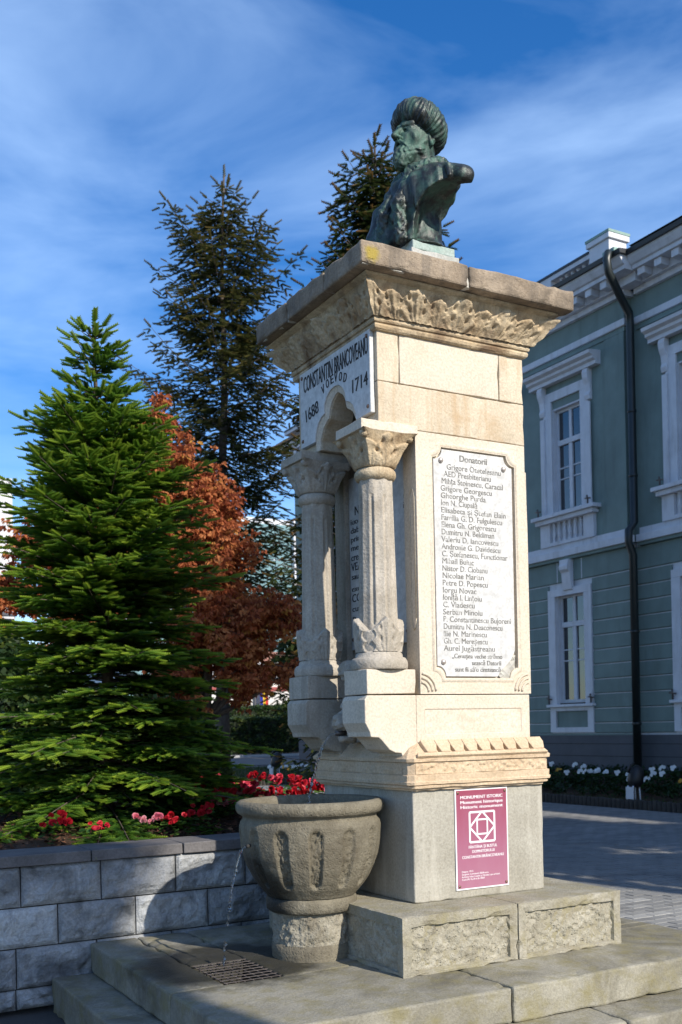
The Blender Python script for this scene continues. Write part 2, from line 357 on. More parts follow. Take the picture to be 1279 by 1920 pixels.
def text(s, size, origin, ax_u, ax_v, mat, name, parent, sx=0.62, align='LEFT', ext=0.0006, bold=0.0, spacing=1.0, squeeze=None):
    """queue a line of lettering: origin, reading direction ax_u and up direction ax_v in world space"""
    cu = bpy.data.curves.new('lettering', 'FONT'); cu.body = s; cu.size = size; cu.extrude = ext; cu.align_x = align; cu.resolution_u = 3
    cu.space_character = spacing
    ob = bpy.data.objects.new('lettering', cu); COL.objects.link(ob)
    TEXTS.append((ob, Vector(origin), Vector(ax_u).normalized(), Vector(ax_v).normalized(), mat, name, parent, sx, squeeze, bold))
def flush_texts():
    dg = bpy.context.evaluated_depsgraph_get(); dg.update()
    groups = {}
    for ob, o, u, v, mat, name, parent, sx, squeeze, bold in TEXTS:
        me = bpy.data.meshes.new_from_object(ob.evaluated_get(dg)); n = u.cross(v)
        co = [Vector(p.co) for p in me.vertices]
        if squeeze and co: w = max(c.x for c in co) - min(c.x for c in co); sx = squeeze / max(w, 1e-4)
        F = [tuple(p.vertices) for p in me.polygons]; g = groups.setdefault((name, parent.name, mat.name), (MB(), mat, name, parent))
        for k in range(3 if bold else 1):     # heavier strokes: the line struck again, a hair aside and proud
            g[0].add([o + u * (c.x * sx + (k - (1 if bold else 0)) * bold) + v * c.y + n * (c.z + k * 0.00025) for c in co], F)
        bpy.data.objects.remove(ob); bpy.data.meshes.remove(me)
    for mb, mat, name, parent in groups.values(): mb.build(name, mat, parent, normals=False)
    TEXTS.clear()
def instances(name, PV, PF, P, D, Nn, Sc, var, mat, parent, pvar=None):
    """many small leaf clusters joined in one mesh (PV: prototype verts with y along D, z along N)"""
    P, D, Nn = [np.asarray(a, float) for a in (P, D, Nn)]; Sc = np.asarray(Sc, float)
    D = D / np.linalg.norm(D, axis=1, keepdims=True); Nn = Nn - D * (Nn * D).sum(1, keepdims=True)
    Nn = Nn / np.maximum(np.linalg.norm(Nn, axis=1, keepdims=True), 1e-6); Sd = np.cross(D, Nn)
    PV = np.asarray(PV, float); PF = np.asarray(PF)
    V = P[:, None] + Sc[:, None, None] * (PV[None, :, 0:1] * Sd[:, None] + PV[None, :, 1:2] * D[:, None] + PV[None, :, 2:3] * Nn[:, None])
    F = PF[None] + (np.arange(len(P)) * len(PV))[:, None, None]
    vv = np.repeat(np.asarray(var)[:, None], len(PV), 1)
    if pvar is not None: vv = vv + np.asarray(pvar)[None]
    return np_mesh(name, V.reshape(-1, 3), F.reshape(-1, PF.shape[1]), mat, parent, False, np.clip(vv, 0, 1).ravel())
def surface_nets(f, lo, hi, n):
    """mesh of f = 0 (f negative inside) sampled on a grid with about n cells on the longest side"""
    lo, hi = np.array(lo, float), np.array(hi, float); h = (hi - lo).max() / n; dim = np.ceil((hi - lo) / h).astype(int) + 1
    ax = [lo[i] + h * np.arange(dim[i]) for i in range(3)]
    X, Y, Z = np.meshgrid(*ax, indexing='ij'); G = f(X, Y, Z)
    ins = G < 0; c = dim - 1
    corner = [(i, j, k) for i in (0, 1) for j in (0, 1) for k in (0, 1)]
    cnt = sum(ins[i:i + c[0], j:j + c[1], k:k + c[2]].astype(int) for i, j, k in corner)
    act = (cnt > 0) & (cnt < 8); ids = -np.ones(act.shape, int); ids[act] = np.arange(act.sum()); I = np.argwhere(act)
    acc = np.zeros((len(I), 3)); w = np.zeros(len(I))
    for a in corner:
        for d in range(3):
            if a[d]: continue
            b = list(a); b[d] = 1
            va = G[I[:, 0] + a[0], I[:, 1] + a[1], I[:, 2] + a[2]]; vb = G[I[:, 0] + b[0], I[:, 1] + b[1], I[:, 2] + b[2]]
            x = (va < 0) != (vb < 0); t = np.where(x, va / np.where(x, va - vb, 1), 0)
            p = np.array(a)[None] + t[:, None] * (np.array(b) - np.array(a))[None]
            acc[x] += p[x]; w[x] += 1
    V = lo + h * (I + acc / w[:, None]); F = []
    for d in range(3):
        e1, e2 = (d + 1) % 3, (d + 2) % 3
        sl0 = [slice(1, c[i]) for i in range(3)]; sl0[d] = slice(0, c[d]); sl1 = list(sl0); sl1[d] = slice(1, c[d] + 1)
        A, B = ins[tuple(sl0)], ins[tuple(sl1)]; Q = np.argwhere(A != B); off = np.array([s.start for s in sl0]); Q = Q + off
        def cell(o1, o2):
            q = Q.copy(); q[:, e1] -= o1; q[:, e2] -= o2; return ids[q[:, 0], q[:, 1], q[:, 2]]
        f4 = np.stack([cell(0, 0), cell(1, 0), cell(1, 1), cell(0, 1)], 1); fl = ~ins[Q[:, 0], Q[:, 1], Q[:, 2]]
        f4[fl] = f4[fl][:, ::-1]; F.append(f4)
    return V, np.concatenate(F)
# signed distance pieces
def sell(X, Y, Z, c, r, ax=None):
    p = [X - c[0], Y - c[1], Z - c[2]]
    if ax is not None: p = [ax[i][0] * p[0] + ax[i][1] * p[1] + ax[i][2] * p[2] for i in range(3)]
    k0 = np.sqrt(sum((p[i] / r[i]) ** 2 for i in range(3))); k1 = np.sqrt(sum((p[i] / r[i] ** 2) ** 2 for i in range(3)))
    return k0 * (k0 - 1) / np.maximum(k1, 1e-6)
def scap(X, Y, Z, a, b, ra, rb=None):
    rb = ra if rb is None else rb; a = np.array(a, float); b = np.array(b, float); d = b - a
    t = np.clip(((X - a[0]) * d[0] + (Y - a[1]) * d[1] + (Z - a[2]) * d[2]) / max(d @ d, 1e-9), 0, 1)
    return np.sqrt((X - a[0] - t * d[0]) ** 2 + (Y - a[1] - t * d[1]) ** 2 + (Z - a[2] - t * d[2]) ** 2) - (ra + (rb - ra) * t)
def su(a, b, k=0.02):
    h = np.clip(0.5 + 0.5 * (b - a) / k, 0, 1); return b + (a - b) * h - k * h * (1 - h)
def ss(a, b, k=0.01):
    h = np.clip(0.5 - 0.5 * (a + b) / k, 0, 1); return a + (-b - a) * h + k * h * (1 - h)
def sstep(x, a, b):
    t = np.clip((x - a) / (b - a), 0, 1); return t * t * (3 - 2 * t)
def acanthus(u, v, fat=1.0):
    """carved leaf relief, u in -1..1 across, v in 0..1 up; returns about 0..1: lobed outline with a crisp edge, ribs, drilled eyes"""
    lob = 1 - 0.26 * np.abs(np.sin(np.clip(v, 0, 1) * math.pi * 3.2 + 0.3)) ** 0.8
    Wd = 0.93 * np.clip(1 - np.clip(v, 0, 1.02) ** 3.0, 0, 1) ** 0.8 * lob * fat
    m = sstep(Wd - np.abs(u), -0.02, 0.07)
    ang = np.arctan2(np.abs(u), v * 0.9 + 0.30)
    rib = np.abs(np.cos(ang * 7.5)) ** 0.6; mid = np.exp(-(u / 0.055) ** 2)
    H = m * (0.42 + 0.30 * rib + 0.22 * mid + 0.42 * np.exp(-((v - 0.84) / 0.15) ** 2) * np.exp(-(u / 0.5) ** 2))
    for (hx, hy) in ((-0.34, 0.34), (0.34, 0.34), (-0.36, 0.66), (0.36, 0.66)):
        H = H - 0.9 * np.exp(-(((u - hx) / 0.065) ** 2 + ((v - hy) / 0.075) ** 2))
    return H

# ================================================================== SETTING: ground
GZ = -0.36
gm, gt, gb = newmat('asphalt ground'); gp = pos(gt)
gt.links.new(ramp(gt, nz(gt, gp, 0.6, 8, 0.7), [(0.3, (0.040, 0.040, 0.042)), (0.7, (0.068, 0.067, 0.066))]), gb.inputs['Base Color']); gb.inputs['Roughness'].default_value = 0.9
bump(gt, gb, nz(gt, gp, 60, 3), 0.4, 0.01)
g = MB().add([(-600, -600, GZ - 0.03), (600, -600, GZ - 0.03), (600, 600, GZ - 0.03), (-600, 600, GZ - 0.03)], [(0, 1, 2, 3)]).build('ground', gm, normals=False)
tag(g, kind='structure')
# plaza: sand bed sheet with a brick-joint material, and real pavers on the near, visible part
pm, pt, pb = newmat('paver pattern'); pp = pos(pt)
bk = pt.nodes.new('ShaderNodeTexBrick'); bk.inputs['Scale'].default_value = 1.0; bk.inputs['Brick Width'].default_value = 0.24; bk.inputs['Row Height'].default_value = 0.12
bk.inputs['Mortar Size'].default_value = 0.006; bk.inputs['Color1'].default_value = (0.17, 0.17, 0.17, 1); bk.inputs['Color2'].default_value = (0.25, 0.245, 0.235, 1); bk.inputs['Mortar'].default_value = (0.07, 0.068, 0.06, 1)
pt.links.new(pp, bk.inputs['Vector']); pt.links.new(mixc(pt, 0.5, bk.outputs['Color'], ramp(pt, nz(pt, pp, 1.2, 6, 0.65), [(0.3, (0.6, 0.6, 0.6)), (0.7, (1.3, 1.3, 1.3))]), 'MULTIPLY'), pb.inputs['Base Color'])
pb.inputs['Roughness'].default_value = 0.85; bump(pt, pb, bk.outputs['Fac'], -0.3, 0.01)
plaza = MB().box(1.3, 11.2, -14, 40, GZ - 0.028, GZ - 0.005).build('plaza', pm); tag(plaza, kind='structure')
pavers = []
for r in range(0, 72):
    y = -1.6 + r * 0.12
    for c in range(0, 23):
        x = 1.42 + c * 0.24 + (0.12 if r % 2 else 0.0)
        dz = random.uniform(-0.002, 0.002); pavers.append((math.hypot(x - CAM.x, y - CAM.y), x, y, dz))
def in_view(x, y):
    d = Vector((x, y, GZ)) - CAM; X, Z = d.dot(rt), d.dot(fw); return Z > 1 and abs(X / Z * F_PX) < 700 and -(d.z) / Z * F_PX + 960 + SHIFT < 2000
pavers = sorted([p for p in pavers], key=lambda p: (not in_view(p[1], p[2]) or p[1] - CAM.x < 0, p[0]))
pav0 = None
for k, (d, x, y, dz) in enumerate(pavers[:300]):
    if pav0 is None:
        pav0 = MB().box(0.005, 0.235, 0.005, 0.115, -0.02, 0.0).build('paver', PAVE, plaza, bevel=0.004, seg=1); o = pav0
    else:
        o = pav0.copy(); COL.objects.link(o)
    o.location = (x, y, GZ + dz)
mb = MB()
for d, x, y, dz in pavers[300:]: mb.box(x + 0.005, x + 0.235, y + 0.005, y + 0.115, GZ - 0.02 + dz, GZ + dz)
tag(mb.build('paver_field', PAVE, plaza, normals=False), kind='stuff')

# ================================================================== MONUMENT
A, B = 1.018, 0.95
mon = thing('fountain_monument', 'tall cream limestone fountain pillar with marble tablets, two columns and heavy cornice', 'monument', (0.5, 0.43, 0))
# -- plinth of framed blocks
def framed_block(x0, x1, y0, y1, z0, z1, faces, seed):
    """block whose listed faces carry a raised frame round a pitted recessed panel"""
    d = 0.022; mb = MB(); cx0 = x0 + (d if '-x' in faces else 0); cy0 = y0 + (d if '-y' in faces else 0); cx1 = x1 - (d if '+x' in faces else 0)
    bs, bt, bb = 0.055, 0.055, 0.022
    o = MB().box(cx0, cx1, cy0, y1, z0, z1).build('plinth_block', PLIN, mon)
    if '-y' in faces:
        fr = MB(); yy = y0
        outer = [(x0, z0), (x1, z0), (x1, z1), (x0, z1)]; inner = [(x0 + bs, z0 + bb), (x1 - bs, z0 + bb), (x1 - bs, z1 - bt), (x0 + bs, z1 - bt)]
        V = [(x, yy, z) for x, z in outer] + [(x, yy, z) for x, z in inner] + [(x + (0.006 if i in (0, 3) else -0.006), cy0 - 0.001, z + (0.006 if i < 2 else -0.006)) for i, (x, z) in enumerate(inner)] + [(x, cy0, z) for x, z in outer]
        F = [(i, (i + 1) % 4, (i + 1) % 4 + 4, i + 4) for i in range(4)] + [(i + 4, (i + 1) % 4 + 4, (i + 1) % 4 + 8, i + 8) for i in range(4)] + [(i, i + 12, (i + 1) % 4 + 12, (i + 1) % 4) for i in range(4)]
        fo = fr.add(V, F).build('panel_frame', PLIN, o)
        worn(fo, 0.004, 9, 0.03, 0.01)
        rough_infill('pitted_panel', (x0 + bs - 0.01, cy0 - 0.003, z0 + bb - 0.01), (x1 - x0 - 2 * bs + 0.02, 0, 0), (0, 0, z1 - z0 - bt - bb + 0.02), (0, -1, 0), PITTED, o, 0.012, 0.009, seed, 2.6)
    if '-x' in faces:
        fr = MB(); xx = x0
        outer = [(y1, z0), (y0, z0), (y0, z1), (y1, z1)]; inner = [(y1 - bs, z0 + bb), (y0 + bs, z0 + bb), (y0 + bs, z1 - bt), (y1 - bs, z1 - bt)]
        V = [(xx, y, z) for y, z in outer] + [(xx, y, z) for y, z in inner] + [(cx0 - 0.001, y, z) for y, z in inner] + [(cx0, y, z) for y, z in outer]
        F = [(i, (i + 1) % 4, (i + 1) % 4 + 4, i + 4) for i in range(4)] + [(i + 4, (i + 1) % 4 + 4, (i + 1) % 4 + 8, i + 8) for i in range(4)] + [(i, i + 12, (i + 1) % 4 + 12, (i + 1) % 4) for i in range(4)]
        worn(fr.add(V, F).build('panel_frame', PLIN, o), 0.003, 9, 0.05, 0.006)
        rough_infill('pitted_panel', (cx0 - 0.003, y1 - bs + 0.01, z0 + bb - 0.01), (0, -(y1 - y0 - 2 * bs + 0.02), 0), (0, 0, z1 - z0 - bt - bb + 0.02), (-1, 0, 0), PITTED, o, 0.010, 0.012, seed + 1, 2.6)
    worn(o, 0.0015, 8, 0.12, 0.0)
framed_block(-0.14, 0.610, -0.355, 0.35, 0.0, 0.31, ('-x', '-y'), 3)
framed_block(0.616, 1.372, -0.355, 0.35, 0.0, 0.31, ('-y',), 5)
block('plinth_block', -0.14, 0.610, 0.353, 1.26, 0, 0.31, PLIN, mon, cell=0.12); block('plinth_block', 0.616, 1.372, 0.353, 1.26, 0, 0.31, PLIN, mon, cell=0.12)
# -- pedestal
block('pedestal', 0.1425, 1.065, -0.046, 0.99, 0.31, 0.94, CONC, mon, bevel=0.008, amp=0.003, cell=0.05, chips=0.006)
# -- base cornice, moulding swept round four sides with a clipped front corner
def sweep(name, prof, x0, x1, y0, y1, mat, parent, clip=0.0, smooth=False, closed=True):
    V = []; n = 0
    for (o, z) in prof:
        a, b, c, d = x0 - o, x1 + o, y0 - o, y1 + o; k = clip
        ring = [(a + k, c, z), (b - k, c, z), (b, c + k, z), (b, d, z), (a, d, z), (a, c + k, z)] if k else [(a, c, z), (b, c, z), (b, d, z), (a, d, z)]
        n = len(ring); V += ring
    F = [(i * n + k, i * n + (k + 1) % n, (i + 1) * n + (k + 1) % n, (i + 1) * n + k) for i in range(len(prof) - 1) for k in range(n)]
    F += [tuple(range(n - 1, -1, -1)), tuple((len(prof) - 1) * n + k for k in range(n))]
    return MB().add(V, F).build(name, mat, parent, smooth)
PX0, PX1, PY0, PY1 = 0.1425, 1.065, -0.046, 0.99
o = sweep('base_cornice', [(-0.02, 0.936), (0.018, 0.936), (0.020, 0.946), (0.036, 0.950), (0.038, 0.962), (0.034, 0.966), (0.046, 0.970), (0.048, 0.985), (0.042, 0.990), (0.044, 1.022), (0.034, 1.026), (0.034, 1.092), (0.046, 1.096), (0.048, 1.114), (-0.045, 1.205), (-0.08, 1.206)], PX0, PX1, PY0, PY1, BAND, mon, clip=0.03)
worn(o, 0.003, 10, 0.05, 0.004)
bc = o
rough_infill('tooled_band', (PX0 + 0.0, PY0 - 0.036, 1.028), (PX1 - PX0, 0, 0), (0, 0, 0.062), (0, -1, 0), BAND, bc, 0.011, 0.007, 11, 2.4)
rough_infill('tooled_band', (PX0 - 0.036, 0.95, 1.028), (0, -0.95, 0), (0, 0, 0.062), (-1, 0, 0), BAND, bc, 0.008, 0.010, 12, 2.4)
# carved row of teeth between dark notches on the sloping top
sl = Vector((0, 0.093, 0.091)).normalized(); nn = Vector((0, -0.091, 0.093)).normalized(); ux = Vector((1, 0, 0)); O0 = Vector((0, PY0 - 0.048, 1.114))
p = 0.0935
for k in range(9):
    xc = PX0 + 0.118 + k * p
    poly = [(-p / 2 + 0.001, 0.125), (p / 2 - 0.001, 0.125), (p / 2 - 0.001, 0.085), (p / 2 - 0.026, 0.03), (-p / 2 + 0.008, 0.03), (-p / 2 + 0.001, 0.085)]
    if k == 8: poly = [(a if a < 0 else a + 0.02, b) for a, b in poly]
    V = [O0 + ux * (xc + a) + sl * b + nn * h for h in (-0.012, 0.024) for a, b in poly]; n = 6
    MB().add(V, [tuple(range(n)), tuple(range(2 * n - 1, n - 1, -1))] + [(i, i + n, (i + 1) % n + n, (i + 1) % n) for i in range(n)]).build('carved_tooth', BAND, bc, bevel=0.003, seg=1)
V = [O0 + ux * x + sl * b + nn * h for h in (-0.012, 0.0215) for x, b in ((PX0 + 0.0, 0.002), (PX1 - 0.0, 0.002), (PX1 - 0.012, 0.0295), (PX0 + 0.012, 0.0295))]
MB().add(V, [(0, 1, 2, 3), (7, 6, 5, 4)] + [(i, i + 4, (i + 1) % 4 + 4, (i + 1) % 4) for i in range(4)]).build('tooth_border', BAND, bc, bevel=0.003, seg=1)
# -- course between cornice and tablet pier, with a sunk dressed panel
o = MB(); d = 0.007
cx0, cx1, zc0, zc1 = 0.21, A, 1.195, 1.468; ix0, ix1, iz0, iz1 = 0.265, 0.955, 1.248, 1.388
V = [(cx0, 0, zc0), (cx1, 0, zc0), (cx1, 0, zc1), (cx0, 0, zc1), (ix0, 0, iz0), (ix1, 0, iz0), (ix1, 0, iz1), (ix0, 0, iz1), (ix0 + .003, d, iz0 + .003), (ix1 - .003, d, iz0 + .003), (ix1 - .003, d, iz1 - .003), (ix0 + .003, d, iz1 - .003), (cx0, B, zc0), (cx1, B, zc0), (cx1, B, zc1), (cx0, B, zc1)]
F = [(i, (i + 1) % 4, (i + 1) % 4 + 4, i + 4) for i in range(4)] + [(i + 4, (i + 1) % 4 + 4, (i + 1) % 4 + 8, i + 8) for i in range(4)] + [(8, 9, 10, 11)] + [(i, i + 12, (i + 1) % 4 + 12, (i + 1) % 4) for i in range(4)] + [(15, 14, 13, 12)]
co = o.add(V, F).build('sunk_panel_course', CREAMP, mon, bevel=0.004)
rough_infill('dressed_panel', (ix0 + .003, d - 0.003, iz0 + .003), (ix1 - ix0 - .006, 0, 0), (0, 0, iz1 - iz0 - .006), (0, -1, 0), CREAMP, co, 0.003, 0.012, 21, 2.2)
# -- corbels carrying the column pedestals
cor = [(-0.108, 1.468), (-0.124, 1.445), (-0.124, 1.318), (-0.096, 1.268), (-0.090, 1.240), (-0.040, 1.236), (-0.022, 1.222), (0.0, 1.198), (0.028, 1.168), (0.066, 1.150), (0.106, 1.146), (0.112, 1.128), (0.2095, 1.128), (0.2095, 1.468)]
for y0 in (0.0, 0.700):
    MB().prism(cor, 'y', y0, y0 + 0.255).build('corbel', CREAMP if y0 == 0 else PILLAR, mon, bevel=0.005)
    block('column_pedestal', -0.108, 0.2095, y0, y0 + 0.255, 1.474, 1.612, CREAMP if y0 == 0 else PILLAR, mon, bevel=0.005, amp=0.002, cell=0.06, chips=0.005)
# -- columns
def column(cy):
    c = (0.05, cy, 0)
    prof = [(0.158, 1.612), (0.160, 1.622), (0.163, 1.640), (0.160, 1.662), (0.150, 1.678), (0.134, 1.684), (0.132, 1.700), (0.128, 1.706), (0.122, 1.712), (0.118, 1.716)]
    fl = 8
    def shaft_disp(t, r, z):
        a = (t * fl / (2 * math.pi) + 0.5) % 1 - 0.5
        d = 0.004 * math.cos(2 * math.pi * a)
        if 1.86 < z < 2.585: d -= 0.015 * max(0, 1 - (a / 0.14) ** 2) ** 0.5 if abs(a) < 0.14 else 0
        return d
    sp = [(0.112 - 0.018 * (z - 1.7) / 0.96, z) for z in [1.70 + 0.0165 * i for i in range(55)]] + [(0.094, 2.655), (0.094, 2.68)]
    sp = sorted(sp, key=lambda q: q[1])
    root = MB().lathe(c, sp, 96, shaft_disp).build('column', PILLAR, mon, True)
    MB().lathe(c, prof, 56, cap=True).build('torus_base', PILLAR, root, True)
    # leaves round the foot of the shaft
    nu, nv = 224, 64
    def foot(u, v):
        th = u * 4 % 1 * 2 - 1; a = acanthus(th * 1.02, v * 1.0)
        edge = 0.62 + 0.38 * np.clip(1 - np.abs(th) * 1.15, 0, 1)
        base = 0.008 + 0.014 * np.sin(np.clip(v, 0, 1) * 2.4) + 0.015 * a
        return base + (-0.014 - base) * np.clip((v - edge + 0.05) / 0.08, 0, 1)
    u, v = np.meshgrid(np.linspace(0, 1, nu + 1), np.linspace(0, 1, nv + 1), indexing='ij')
    r = 0.112 + foot(u, v); th = u * 2 * np.pi + 0.6; z = 1.712 + 0.195 * v
    P = np.stack([c[0] + r * np.cos(th), c[1] + r * np.sin(th), z], -1).reshape(-1, 3); idx = np.arange((nu + 1) * (nv + 1)).reshape(nu + 1, nv + 1)
    F = np.stack([idx[:-1, :-1], idx[1:, :-1], idx[1:, 1:], idx[:-1, 1:]], -1).reshape(-1, 4)
    np_mesh('foot_leaves', P, F, PILLAR, root, True)
    MB().lathe(c, [(0.092, 2.668), (0.106, 2.676), (0.116, 2.692), (0.118, 2.706), (0.114, 2.722), (0.104, 2.734), (0.096, 2.740)], 48).build('neck_ring', OCHRE if cy < .5 else PILLAR, root, True)
    # capital: bell turning from round to square, leaves on the sides and corners
    nu, nv = 160, 40
    u, v = np.meshgrid(np.linspace(0, 1, nu + 1), np.linspace(0, 1, nv + 1), indexing='ij')
    th = u * 2 * np.pi + np.pi / 4
    rr = 0.104 + 0.052 * v ** 0.55 + 0.030 * np.clip(v - 0.55, 0, 1) ** 1.4 * 2
    sq = np.maximum(np.abs(np.cos(th)), np.abs(np.sin(th))); k = np.clip(v * 1.25, 0, 1) * 0.72
    rr = rr * (1 - k + k / sq * 0.93)
    a1 = acanthus((u * 4 % 1) * 2 - 1, np.clip(v * 1.05, 0, 1)); a2 = acanthus(((u * 4 + 0.5) % 1) * 2 - 1, np.clip(v * 1.35, 0, 1.2))
    corner = np.abs(((u * 4 + 0.5) % 1) - 0.5) * 2
    rr = rr + 0.020 * np.maximum(a1 * 0.9, a2) - 0.012 + 0.045 * np.exp(-(corner / 0.16) ** 2) * np.clip(v - 0.72, 0, 1) / 0.28
    for hx in (0.22, 0.78):
        rr = rr - 0.030 * np.exp(-((((u * 4) % 1 - hx) / 0.045) ** 2 + ((v - 0.45) / 0.06) ** 2)) - 0.026 * np.exp(-((((u * 4) % 1 - hx - (0.14 if hx < .5 else -.14)) / 0.04) ** 2 + ((v - 0.72) / 0.08) ** 2))
    z = 2.738 + 0.182 * v
    P = np.stack([c[0] + rr * np.cos(th), c[1] + rr * np.sin(th), z], -1).reshape(-1, 3); idx = np.arange((nu + 1) * (nv + 1)).reshape(nu + 1, nv + 1)
    F = np.stack([idx[:-1, :-1], idx[1:, :-1], idx[1:, 1:], idx[:-1, 1:]], -1).reshape(-1, 4)
    cap = np_mesh('capital', P, F, OCHRE if cy < .5 else PILLAR, root, True)
    for sx in (-1, 1):
        for sy in (-1, 1):
            q = Vector((c[0] + sx * 0.148, c[1] + sy * 0.132, 2.898))
            MB().tube([q + Vector((sx * 0.0, sy * 0.0, 0)) + Vector((-sy * 0.7, sx * 0.7, 0)).normalized() * t for t in (-0.02, 0, 0.02)], [0.017, 0.022, 0.017], 10).build('corner_volute', OCHRE if cy < .5 else PILLAR, cap, True)
    return root
column(0.128); column(0.830)
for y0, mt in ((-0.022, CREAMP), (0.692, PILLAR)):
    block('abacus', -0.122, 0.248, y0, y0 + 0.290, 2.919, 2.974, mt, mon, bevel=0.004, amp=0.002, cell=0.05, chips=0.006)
# -- tablet pier: right face with notched frame, left face with niche
def notched(x0, x1, z0, z1, r, n=6, corners=(1, 1, 1, 1)):
    P = []
    for (cx, cz, a0), on in zip(((x0, z0, 90), (x1, z0, 180), (x1, z1, 270), (x0, z1, 360)), corners):
        if not on: P.append((cx, cz)); continue
        for i in range(n + 1):
            t = R(a0 - 90 * i / n); P.append((cx + r * math.cos(t), cz + r * math.sin(t)))
    return P
PZ0, PZ1 = 1.474, 2.952
tx0, tx1, tz0, tz1 = 0.352, 0.940, 1.566, 2.880
def ring_face(outer, inner, y):
    """flat ring between two outlines of equal length, facing -y"""
    n = len(outer); V = [(x, y, z) for x, z in outer] + [(x, y, z) for x, z in inner]
    return V, [(i, (i + 1) % n, (i + 1) % n + n, i + n) for i in range(n)]
inn = notched(tx0, tx1, tz0, tz1, 0.062)
def to_rect(P, x0, x1, z0, z1, q=4):
    cx, cz = (x0 + x1) / 2, (z0 + z1) / 2; k = len(P) // 4; out_ = []
    for i, (cxx, czz) in enumerate(((x0, z0), (x1, z0), (x1, z1), (x0, z1))):
        for j in range(k):
            f = j / (k - 1); e = 0.05
            if i == 0: p = (cxx, czz + e * (1 - 2 * f)) if f < .5 else (cxx + e * (2 * f - 1), czz)
            elif i == 1: p = (cxx - e * (1 - 2 * f), czz) if f < .5 else (cxx, czz + e * (2 * f - 1))
            elif i == 2: p = (cxx, czz - e * (1 - 2 * f)) if f < .5 else (cxx - e * (2 * f - 1), czz)
            else: p = (cxx + e * (1 - 2 * f), czz) if f < .5 else (cxx, czz - e * (2 * f - 1))
            out_.append(p)
    return out_
px0 = 0.24
outr = to_rect(inn, px0, A, PZ0, PZ1); pier = MB()
V, F = ring_face(outr, inn, 0.0); pier.add(V, F)
n = len(inn); pier.add([(x, 0.0, z) for x, z in inn] + [(x, 0.030, z) for x, z in inn], [(i, (i + 1) % n, (i + 1) % n + n, i + n) for i in range(n)] + [tuple(range(n, 2 * n))])
pier.add([(x, 0.0, z) for x, z in outr] + [(x, 0.130, z) for x, z in outr], [(i, i + n, (i + 1) % n + n, (i + 1) % n) for i in range(n)])
po = pier.build('tablet_pier', CREAMP, mon); po.modifiers.new('bevel', 'BEVEL').width = 0.004
for (a, b) in ((0.0, 0.0), (0.016, 0.0)):
    pass
# raised lip round the recess
lip_o = notched(tx0 - 0.026, tx1 + 0.026, tz0 - 0.026, tz1 + 0.026, 0.062); lip_i = notched(tx0 - 0.004, tx1 + 0.004, tz0 - 0.004, tz1 + 0.004, 0.062)
V = [(x, 0.0, z) for x, z in lip_o] + [(x * .5 + xx * .5, -0.012, z * .5 + zz * .5) for (x, z), (xx, zz) in zip(lip_o, lip_i)] + [(x, 0.0, z) for x, z in lip_i]
MB().add(V, [(i + a * n, (i + 1) % n + a * n, (i + 1) % n + (a + 1) * n, i + (a + 1) * n) for a in (0, 1) for i in range(n)]).build('tablet_moulding', CREAMP, po, True)
for (cx, sgn) in ((px0 + 0.02, 1), (A - 0.02, -1)):
    for rr_ in (0.055, 0.080, 0.105):
        MB().tube([(cx - sgn * 0.02 + sgn * rr_ * math.cos(R(t)), -0.002, PZ0 + 0.012 + rr_ * math.sin(R(t))) for t in range(4, 90, 8)], 0.008, 6).build('corner_scroll', CREAMP, po, True)
# right hand stepped edge strip
block('pier_edge', A + 0.0005, A + 0.018, 0.004, 0.9, PZ0, 2.80, CREAMP, mon, cell=0.1, chips=0.006)
# pier behind and niche wall
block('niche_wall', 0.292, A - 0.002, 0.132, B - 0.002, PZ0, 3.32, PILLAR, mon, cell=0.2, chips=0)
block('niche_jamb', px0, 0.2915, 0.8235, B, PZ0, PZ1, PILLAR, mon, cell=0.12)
MB().tube([(px0 - 0.001, 0.022 + 0.032 * (0 if k in (0, 1, 2, 3) else 1), z) for k, z in ()] or [(px0 - 0.001, 0.020, 1.90), (px0 - 0.001, 0.020, 2.58), (px0 - 0.001, 0.030, 2.625), (px0 - 0.001, 0.045, 2.64), (px0 - 0.001, 0.060, 2.625), (px0 - 0.001, 0.070, 2.58), (px0 - 0.001, 0.070, 1.90), (px0 - 0.001, 0.060, 1.855), (px0 - 0.001, 0.045, 1.84), (px0 - 0.001, 0.030, 1.855), (px0 - 0.001, 0.020, 1.90)], 0.006, 6).build('oblong_moulding', CREAM, po, True)
# -- marble tablets
tab = notched(tx0 + 0.010, tx1 - 0.016, tz0 + 0.008, tz1 - 0.010, 0.060)
# broken lower right corner of the donors' tablet
k = len(tab) // 4
tab = tab[:k] + [(tx1 - 0.150, tz0 + 0.008), (tx1 - 0.130, tz0 + 0.040), (tx1 - 0.085, tz0 + 0.075), (tx1 - 0.045, tz0 + 0.115), (tx1 - 0.018, tz0 + 0.165)] + tab[2 * k:]
don = MB().prism(tab, 'y', 0.004, 0.028).build('marble_tablet', MARB, mon, bevel=0.002, seg=1); don['label'] = 'white marble donors tablet with broken lower corner and list of names'
mp_ = MB()
for (x, z, s) in ((tx1 - 0.085, tz0 + 0.03, 0.05), (tx1 - 0.045, tz0 + 0.075, 0.045), (tx1 - 0.11, tz0 + 0.02, 0.03), (tx1 - 0.03, tz0 + 0.12, 0.025)):
    mp_.lathe((x, 0.024, z), [(0.001, 0.0)], 3) if False else mp_.add([(x + s * math.cos(t) * random.uniform(.7, 1.1), 0.024 - (0.014 if i % 2 else 0.006), z + s * math.sin(t) * random.uniform(.7, 1.1)) for i, t in enumerate([j * math.pi / 4 for j in range(8)])] + [(x, 0.004, z)], [(j, (j + 1) % 8, 8) for j in range(8)])
mp_.build('mortar_patch', MORT, don)
